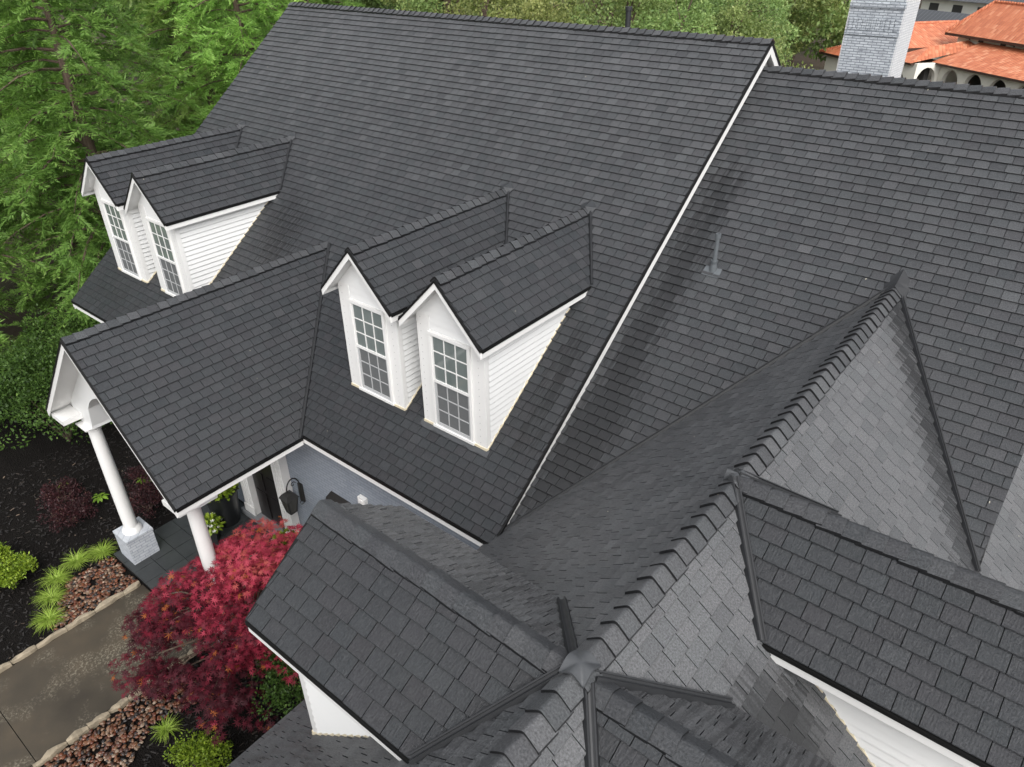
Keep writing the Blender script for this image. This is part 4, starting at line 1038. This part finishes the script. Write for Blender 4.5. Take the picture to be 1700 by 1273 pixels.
def hosta(loc, n, sz, label, seed):
    r = random.Random(seed); o = empty('hosta', loc); mb0 = MB(); mb0.tube([(0, 0, -.02), (0, 0, .05)], [.02, .012], 6); mb0.build('crown_base', M['hosta'], o)
    for i in range(n):
        a_ = i * 2.4 + r.uniform(-.3, .3); rad = sz * r.uniform(.3, 1.0); h = sz * r.uniform(.5, .8); l, w_ = sz * r.uniform(.7, .95), sz * r.uniform(.36, .48)
        d = Vector((math.cos(a_), math.sin(a_), 0)); s = Vector((-d.y, d.x, 0)); b0 = d * rad * .5 + Vector((0, 0, h)); mb = MB(); tn = r.random()
        ring = [(0, 0), (.25, .42), (.5, .5), (.8, .28), (1, 0), (.8, -.28), (.5, -.5), (.25, -.42)]
        P = [b0 + d * (l * u) + s * (w_ * v) + Vector((0, 0, -.35 * l * u * u + .12 * w_ * abs(v))) for u, v in ring]; c_ = [b0 + d * (l * u) + Vector((0, 0, -.35 * l * u * u)) for u in (0, .3, .6, 1)]
        for q in ((P[0], c_[1], P[1]), (P[1], c_[1], c_[2], P[2]), (P[2], c_[2], P[3]), (P[3], c_[2], P[4]), (P[0], P[7], c_[1]), (P[7], P[6], c_[2], c_[1]), (P[6], P[5], c_[2]), (P[5], P[4], c_[2])): mb.face(q, tn)
        mb.tube([(0, 0, 0), tuple(b0)], [.006, .005], 4, tone=tn); mb.build('leaf', M['hosta'], o)
    tag(o, label, 'hosta'); return o
hosta((-10.72, -1.62, ZG), 13, .17, 'yellow green hosta just left of the white column', 1)
hosta((-10.55, -.62, ZG), 14, .18, 'yellow green hosta between column and porch eave', 2)
hosta((-11.9, -1.95, ZG), 5, .13, 'tiny hosta with a few leaves near the evergreen shrub', 3)
hosta((-10.35, -3.75, ZG), 8, .17, 'broad leaved plant at the left edge above the yellow shrub', 4)

# --- red Japanese maple
LOBES = []
for i in range(7):
    a_ = math.radians(-130 + 260 * i / 6); r_ = (.62, .85, 1.0, 1.12, 1.0, .85, .62)[i]
    LOBES.append((a_, r_))
def star_leaf(p, d, n_, size):
    s = np.cross(d, n_); V = []
    for a_, r_ in LOBES:
        tip = p + (d * math.cos(a_) + s * math.sin(a_)) * size * r_ - n_ * size * .10
        l = p + (d * math.cos(a_ - .30) + s * math.sin(a_ - .30)) * size * .34; rr = p + (d * math.cos(a_ + .30) + s * math.sin(a_ + .30)) * size * .34
        V.append([p, l, tip, rr])
    return V
def maple():
    r = np.random.default_rng(5); o = empty('japanese_maple', (-3.98, -1.98, ZG)); tb, lb = MB(), MB()
    tb.tube([(0, 0, -.1), (.04, .02, .4), (-.03, .05, .8)], [.07, .055, .045], 8); tk = tb.build('trunk', M['bark'], o, smooth=True); V, T = [], []
    pads = []
    for i in range(58):                                   # flat sprays held on arching limbs, ragged at the rim
        a_ = i * 2.399 + r.normal(0, .25); q = math.sqrt((i + .5) / 58) * r.uniform(.82, 1.15); x, y = q * 1.42 * math.cos(a_), q * (1.45 if math.sin(a_) > 0 else 1.95) * math.sin(a_)
        z = 2.45 - .95 * q * q + r.normal(0, .16) + .16 * y
        pads.append((x, y, max(.5, z), r.uniform(.30, .50)))
        if r.random() < .75: pads.append((x * r.uniform(.7, 1.15), y * r.uniform(.7, 1.15), max(.35, z - r.uniform(.35, .8)), r.uniform(.25, .42)))
    for x, y, z, pr in pads:
        if r.random() < .7: lb.tube([(0, 0, .7), (x * .35, y * .35, z * .75 + .15), (x * .75, y * .75, z * .95 + .05), (x, y, z - .03)], [.03, .02, .012, .004], 5)
        m_ = int(92 * pr / .38); ax = r.uniform(0, 6.28); el = r.uniform(.5, 1.0)
        q = r.random(m_) ** .6 * pr; th = r.uniform(0, 6.28, m_); tilt = r.normal(0, .18, 2)
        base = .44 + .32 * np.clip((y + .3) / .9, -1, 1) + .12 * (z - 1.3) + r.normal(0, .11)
        for k_ in range(m_):
            e1, e2 = q[k_] * math.cos(th[k_]) * 1.25, q[k_] * math.sin(th[k_]) * el; dx, dy = e1 * math.cos(ax) - e2 * math.sin(ax), e1 * math.sin(ax) + e2 * math.cos(ax)
            p = np.array([x + dx, y + dy, z - .40 * q[k_] ** 2 / pr + tilt[0] * dx + tilt[1] * dy + r.normal(0, .03)])
            n_ = unit(np.array([dx * .7, dy * .7, 1.]) + r.normal(0, .38, 3)); d = np.array([dx, dy, 0.]) + r.normal(0, .2, 3); d = unit(d - n_ * d.dot(n_))
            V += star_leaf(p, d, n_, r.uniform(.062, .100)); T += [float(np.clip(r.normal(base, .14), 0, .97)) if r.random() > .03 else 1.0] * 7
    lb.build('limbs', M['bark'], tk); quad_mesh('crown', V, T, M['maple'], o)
    tag(o, 'crimson Japanese maple with layered star leaves beside the path', 'tree'); return o
maple()
# ------------------------------------------------------------------ porch things
def lantern():
    o = empty('wall_lantern', (-5.30, .345, -2.05)); tag(o, 'black iron wall lantern beside the front door', 'lantern')
    mb = MB(); mb.box((-.06, -.03, -.22), (.06, .012, .22)); mb.build('back_plate', M['bronze'], o)
    mb = MB(); arc = [(0, -.02 - .15 + .15 * math.cos(t), .20 + .24 * math.sin(t) * (1 if t < 3.2 else 1)) for t in [math.pi * i / 12 for i in range(13)]]
    mb.tube(arc, [.014] * 13, 6); mb.tube([(0, -.16 + .06 * math.cos(t) * (1 - t / 9), .30 + .06 * math.sin(t) * (1 - t / 9)) for t in [i * .5 for i in range(14)]], [.008] * 14, 5); mb.build('bracket', M['bronze'], o)
    mb = MB(); c_ = (0, -.30, 0)
    def ring(rad, z): return [(c_[0] + rad * math.cos(math.pi / 4 + i * math.pi / 2), c_[1] + rad * math.sin(math.pi / 4 + i * math.pi / 2), z) for i in range(4)]
    a_, b_ = ring(.10, -.30), ring(.165, .06)
    body = MB(); body.hexa(a_ + b_); body.build('glass_body', M['lampglass'], o)
    fr = MB()
    for i in range(4): fr.tube([a_[i], b_[i]], [.012, .012], 5); fr.tube([a_[i], a_[(i + 1) % 4]], [.012, .012], 5); fr.tube([b_[i], b_[(i + 1) % 4]], [.016, .016], 5)
    fr.build('frame', M['bronze'], o)
    tp = MB(); r0, r1, r2 = ring(.20, .065), ring(.13, .15), ring(.04, .19); tp.face(r0[::-1])
    for q0, q1 in ((r0, r1), (r1, r2)):
        for i in range(4): tp.face([q0[i], q0[(i + 1) % 4], q1[(i + 1) % 4], q1[i]])
    tp.face(r2); tp.build('roof', M['bronze'], o)
    fb = MB(); fb.tube([(0, -.30, -.30), (0, -.30, -.34), (0, -.30, -.38)], [.05, .03, .008], 8)
    for i in range(3): fb.tube([(0, -.03 - .05 * math.cos(t), -.24 - i * .0 + .05 * math.sin(t)) for t in [j * .8 for j in range(8)]], [.008] * 8, 5)
    fb.build('finial', M['bronze'], o)
lantern()
def wallthing():
    o = tag(empty('mail_box', (-4.02, .34, -1.62)), 'black flat box on the grey brick wall under the eave', 'box')
    mb = MB(); mb.hexa([(-.28, -.16, -.10), (.28, -.16, -.10), (.28, .02, -.10), (-.28, .02, -.10), (-.28, -.12, .06), (.28, -.12, .06), (.28, .02, .12), (-.28, .02, .12)]); mb.build('body', M['bronze'], o)
    mb = MB(); mb.tube([(.30, -.10, -.02), (.42, -.10, -.04)], [.03, .03], 8); mb.build('bracket', M['boot'], o)
    o = tag(empty('junction_box', (-3.30, .34, -1.20)), 'small white wall box right of the black box', 'box')
    mb = MB(); mb.box((-.09, -.07, -.11), (.09, .01, .11)); mb.build('body', M['trim'], o); mb = MB(); mb.box((-.06, -.085, -.07), (.06, -.071, .07)); mb.build('cover', M['trim'], o)
wallthing()
M['pot'] = simple('black_planter', (.012, .013, .014), .3, .2)
M['soilpot'] = simple('potting_soil', (.02, .015, .012), .9)
def planter(loc, r, h, label, n, red=True, square=False, seed=0):
    o = tag(empty('planter', loc), label, 'planter'); mb = MB(); sg = 4 if square else 24
    mb.lathe([(0, 0), (r * .72, 0), (r, h), (r * 1.06, h), (r * 1.06, h + .03), (r * .9, h + .03), (r * .88, h - .05)], (0, 0, 0), sg); mb.build('pot', M['pot'], o, smooth=not square)
    mb = MB(); mb.lathe([(r * .89, h - .04), (0, h - .035)], (0, 0, 0), sg); mb.build('soil', M['soilpot'], o)
    rr = np.random.default_rng(seed); m_ = n; q = unit(rr.normal(size=(m_, 3))); q[:, 2] = abs(q[:, 2]); p = np.array([0, 0, h]) + q * r * np.array([1.0, 1.0, .9]) * rr.uniform(.4, 1, m_)[:, None]
    d = unit(q + rr.normal(0, .5, (m_, 3))); nn = unit(q + np.array([0, 0, 1.]) + rr.normal(0, .3, (m_, 3)))
    quad_mesh('foliage', leaves(p, d, nn, rr.uniform(.08, .15, m_), rr.uniform(.05, .09, m_)), rr.random(m_), M['spirea'], o)
    for i in range(14):
        k_ = rr.integers(m_); c_ = p[k_] + q[k_] * .05; mb = MB()
        for j in range(5):
            a_ = j * 1.257; mb.face([tuple(c_), tuple(c_ + np.array([math.cos(a_ - .4), math.sin(a_ - .4), .3]) * .035), tuple(c_ + np.array([math.cos(a_), math.sin(a_), .2]) * .05), tuple(c_ + np.array([math.cos(a_ + .4), math.sin(a_ + .4), .3]) * .035)])
        mb.build('flower', M['petal' if (red and i % 3) else 'wpetal'], o)
    return o
planter((-7.62, -.22, FL + .005), .36, .85, 'tall black planter with red flowers left of the door', 420, seed=1)
planter((-7.30, -.78, FL + .005), .24, .40, 'low black planter with white flowers behind the second column', 260, False, True, seed=2)
planter((-5.55, -.10, FL + .005), .26, .42, 'planter with red and white flowers right of the door', 320, True, True, seed=3)
def spot():
    o = tag(empty('garden_light', (-8.62, -1.98, ZG)), 'small grey garden spotlight leaning by the column plinth', 'light')
    mb = MB(); mb.tube([(0, 0, 0), (0, 0, .14)], [.012, .012], 6); mb.build('stake', M['boot'], o)
    mb = MB(); mb.bar((-.16, -.05, .14), (.10, .03, .24), (.03, -.09, .0), (0, 0, .08)); mb.build('housing', M['plinth'], o)
spot()

# ------------------------------------------------------------------ tiled house and metal-roofed building far behind
def tile_material():
    m, t, b, o = newmat('terracotta_tile'); P = objco(t)
    uv = N(t, 'UVMap', uv_map='UVMap').outputs[0]
    sep = N(t, 'SeparateXYZ'); link(t, uv, sep.inputs[0])
    cells = N(t, 'TexWhiteNoise', noise_dimensions='2D'); cb = N(t, 'CombineXYZ')
    link(t, math_(t, 'FLOOR', math_(t, 'MULTIPLY', sep.outputs[0], 4.2)), cb.inputs[0]); link(t, math_(t, 'FLOOR', math_(t, 'MULTIPLY', sep.outputs[1], 2.9)), cb.inputs[1]); link(t, cb.outputs[0], cells.inputs['Vector'])
    c = ramp(t, cells.outputs['Value'], [(0, (.43, .125, .058)), (.5, (.51, .16, .075)), (.85, (.56, .20, .10)), (1, (.62, .28, .16))])
    link(t, c, b.inputs['Base Color']); b.inputs['Roughness'].default_value = .6
    barrel = math_(t, 'ABSOLUTE', math_(t, 'SINE', math_(t, 'MULTIPLY', sep.outputs[0], 4.2 * math.pi)))
    course = math_(t, 'SUBTRACT', 1.0, math_(t, 'FRACT', math_(t, 'MULTIPLY', sep.outputs[1], 2.9)))
    link(t, bump(t, math_(t, 'ADD', barrel, math_(t, 'MULTIPLY', course, .5)), .8, .05), b.inputs['Normal']); return m
M['tile'] = tile_material(); M['stucco'] = simple('cream_stucco', (.70, .68, .61), .85, .06, 2.0, .3, 30)
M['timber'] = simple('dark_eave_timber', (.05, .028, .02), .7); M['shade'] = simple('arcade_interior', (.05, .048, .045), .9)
def seam_material():
    m, t, b, o = newmat('standing_seam_metal'); uv = N(t, 'UVMap', uv_map='UVMap').outputs[0]; sep = N(t, 'SeparateXYZ'); link(t, uv, sep.inputs[0])
    f = math_(t, 'FRACT', math_(t, 'MULTIPLY', sep.outputs[0], 2.4)); s = math_(t, 'GREATER_THAN', f, .86)
    link(t, mixc(t, s, (.075, .08, .088), (.13, .135, .145)), b.inputs['Base Color']); b.inputs['Roughness'].default_value = .4; b.inputs['Metallic'].default_value = .2
    link(t, bump(t, s, .8, .05), b.inputs['Normal']); return m
M['seam'] = seam_material()
E1 = Vector((.794, -.608, 0)); 
mans = tag(empty('tiled_house', (-6.53, 56.95, ZG)), 'cream stucco house with orange tiled roofs and arches', 'house'); mans.rotation_euler.z = math.atan2(E1.y, E1.x)
bc = Vector((0, 0, -ZG))                                  # local z = world z - ZG
def roof_face(mb, pts, up_hint):
    P = [Vector(p) for p in pts]; n = (P[1] - P[0]).cross(P[2] - P[0]).normalized()
    if n.z < 0: P.reverse(); n = -n
    h = Vector((n.y, -n.x, 0)); h = h.normalized() if h.length > 1e-4 else Vector((1, 0, 0)); v = n.cross(h)
    mb.face(P, uvs=[(p.dot(h), p.dot(v)) for p in P])
def hip(name, x0, x1, y0, y1, z0, rise, par, mat='tile', ridge=None, eave=.18):
    """hip roof with eave thickness over a rectangle"""
    w_, d_ = x1 - x0, y1 - y0; mb = MB(); q = min(w_, d_) / 2 if ridge is None else ridge
    if w_ >= d_: r0, r1 = (x0 + q, (y0 + y1) / 2, z0 + rise), (x1 - q, (y0 + y1) / 2, z0 + rise)
    else: r0, r1 = ((x0 + x1) / 2, y0 + q, z0 + rise), ((x0 + x1) / 2, y1 - q, z0 + rise)
    a_, b_, c_, d2 = (x0, y0, z0), (x1, y0, z0), (x1, y1, z0), (x0, y1, z0)
    if w_ >= d_: fs = [(a_, b_, r1, r0), (c_, d2, r0, r1), (b_, c_, r1), (d2, a_, r0)]
    else: fs = [(b_, c_, r1, r0), (d2, a_, r0, r1), (a_, b_, r0), (c_, d2, r1)]
    for f in fs: roof_face(mb, f, None)
    o = mb.build(name, M[mat], par)
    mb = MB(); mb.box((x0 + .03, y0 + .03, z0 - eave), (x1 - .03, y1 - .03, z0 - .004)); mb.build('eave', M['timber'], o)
    for A_, B_ in ((r0, r1), (a_, r0), (b_, r1 if w_ >= d_ else r0), (c_, r1), (d2, r0 if w_ >= d_ else r1)):
        if mat != 'tile' or (Vector(A_) - Vector(B_)).length < .2: continue
        mb = MB(); mb.tube([Vector(A_) + Vector((0, 0, .03)), Vector(B_) + Vector((0, 0, .03))], [.11, .11], 6); mb.build('hip_tiles', M['tile'], o)
    return o
def arcade(par, org, dirv, length, spans, zs, ztop, thick=.35):
    """wall along dirv with round arches; spans: (centre, half width)"""
    d = Vector(dirv).normalized(); nrm = Vector((-d.y, d.x, 0)); mb = MB(); O = Vector(org)
    P = lambda s, z: O + d * s + Vector((0, 0, z))
    s = 0.0
    for c_, hw_ in spans:
        mb.prism([P(s, 0), P(c_ - hw_, 0), P(c_ - hw_, ztop), P(s, ztop)], nrm * thick)
        n_ = 12
        for i in range(n_):
            t0, t1 = math.pi * (1 - i / n_), math.pi * (1 - (i + 1) / n_)
            x0, x1 = c_ + hw_ * math.cos(t0), c_ + hw_ * math.cos(t1); z0, z1 = zs + hw_ * 1.15 * math.sin(t0), zs + hw_ * 1.15 * math.sin(t1)
            mb.prism([P(x0, z0), P(x1, z1), P(x1, ztop), P(x0, ztop)], nrm * thick)
        s = c_ + hw_
    mb.prism([P(s, 0), P(length, 0), P(length, ztop), P(s, ztop)], nrm * thick)
    return mb.build('arcade_wall', M['stucco'], par)
zt = -.75 - ZG                                            # lower eave height above ground
arcade(mans, (0, .45, 0), (1, 0, 0), 13, [(1.4, .76), (3.5, .80), (5.6, .80), (7.7, .80), (9.8, .80), (11.9, .80)], zt - 1.22, zt)
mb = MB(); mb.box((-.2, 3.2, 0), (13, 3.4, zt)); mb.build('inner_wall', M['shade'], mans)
mb = MB(); mb.prism([(0, -.1, zt), (13.4, -.1, zt), (13.4, 3.6, zt + 1.15), (0, 3.6, zt + 1.15)], (0, 0, -.12))
lowr = MB(); roof_face(lowr, [(-.1, -.1, zt + .02), (13.4, -.1, zt + .02), (13.4, 3.6, zt + 1.17), (-.1, 3.6, zt + 1.17)], None); lr = lowr.build('lower_roof', M['tile'], mans); mb.build('eave', M['timber'], lr)
# corner pavilion
arcade(mans, (-.02, -1.6, 0), (0, 1, 0), 2.0, [(1.0, .78)], zt - 1.18, zt, -.3)
arcade(mans, (-2.3, -1.6, 0), (1, 0, 0), 2.28, [(1.1, .5)], zt - 1.35, zt, .3)
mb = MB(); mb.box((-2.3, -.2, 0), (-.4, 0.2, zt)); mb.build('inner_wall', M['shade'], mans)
pv = MB(); roof_face(pv, [(-2.6, -1.95, zt + .02), (.1, -1.95, zt + .02), (.1 + .0, 0.3, zt + .14), (-1.0, 3.6, zt + 1.15)], None)
pv = MB(); 
roof_face(pv, [(-2.7, -1.95, zt + .02), (.02, -1.95, zt + .02), (.02 - 1.3, .4, zt + .85)], None)
roof_face(pv, [(.02, -1.95, zt + .02), (.02, 3.6, zt + .02 + .85), (-1.28, 3.6, zt + 1.17), (-1.28, .4, zt + .85)], None)
roof_face(pv, [(-2.7, -1.95, zt + .02), (-1.28, .4, zt + .85), (-1.28, 3.6, zt + 1.17), (-2.7, 3.6, zt + .02)], None)
pr = pv.build('pavilion_roof', M['tile'], mans); mb = MB(); mb.box((-2.66, -1.9, zt - .12), (-.0, 1.0, zt + .0)); mb.build('eave', M['timber'], pr)
# upper floor
zu = .80 - ZG
mb = MB(); mb.box((-2.4, 3.7, 0), (14, 6.6, zu)); uw = mb.build('upper_wall', M['stucco'], mans)
for x in (-.4, 1.6, 3.6, 5.6, 7.6):
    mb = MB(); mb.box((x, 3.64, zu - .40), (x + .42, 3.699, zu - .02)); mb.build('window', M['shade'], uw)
    mb = MB(); mb.box((x - .15, 3.58, zu - .46), (x + .55, 3.66, zu - .41)); mb.build('window_sill', M['stucco'], uw)
for x in (-1.3, 2.7):
    mb = MB(); mb.tube([(x, 3.0, zu - .1), (x + .1, 3.3, zu - .2), (x + .1, 3.62, zu - .25), (x + .1, 3.62, zu - .36)], [.05] * 4, 6); mb.build('downpipe', M['timber'], uw)
hip('upper_roof', -3.1, 15, 3.0, 7.3, zu, 2.05, mans, ridge=1.6)
# wing behind and to the left
mb = MB(); mb.box((-9.5, .2, 0), (-3.6, 9.8, -.25 - ZG)); mb.build('rear_wall', M['stucco'], mans)
hip('rear_roof', -10.0, -3.0, -.5, 10.5, -.2 - ZG, 1.25, mans)
# low left range seen left of the chimney
mb = MB(); mb.box((-9.6, -2.0, 0), (-4.6, .1, -1.25 - ZG)); mb.build('left_wall', M['stucco'], mans)
hip('left_roof', -10.1, -4.2, -2.4, 2.0, -1.2 - ZG, .85, mans)
# metal-roofed building
mr = tag(empty('metal_roof_building', (-9.0, 78.0, ZG)), 'building with dark standing seam metal roofs behind the tiled house', 'building'); mr.rotation_euler.z = math.radians(-30)
mb = MB(); mb.box((-5, 0, 0), (16, 12, 5.6)); bw = mb.build('wall', M['stucco'], mr)
for i in range(7):
    mb = MB(); mb.box((-4 + i * 2.6, -.06, 3.9), (-3 + i * 2.6, -.001, 5.2)); mb.build('window', M['shade'], bw)
def gable_roof(x0, x1, y0, y1, z0, rise):
    mb = MB(); ym = (y0 + y1) / 2
    roof_face(mb, [(x0, y0, z0), (x1, y0, z0), (x1, ym, z0 + rise), (x0, ym, z0 + rise)], None); roof_face(mb, [(x1, y1, z0), (x0, y1, z0), (x0, ym, z0 + rise), (x1, ym, z0 + rise)], None)
    o = mb.build('roof', M['seam'], mr); mb = MB(); mb.prism([(x0 + .2, y0 + .3, z0 - .05), (x0 + .2, y1 - .3, z0 - .05), (x0 + .2, ym, z0 + rise - .15)], (x1 - x0 - .4, 0, 0)); mb.build('gable_wall', M['stucco'], o)
gable_roof(-5.8, 16.8, -.8, 12.8, 5.6, 4.2); gable_roof(-6, 6, -5.5, -.5, 3.0, 1.9)
mb = MB(); mb.box((-5.4, -5, 0), (5.4, -1, 3.0)); mb.build('porch_wall', M['stucco'], mr)
mb = MB(); mb.tube([(3, 3.5, 6.5), (3, 3.5, 9.4)], [.22, .22], 8); mb.build('vent_pipe', M['shade'], mr)
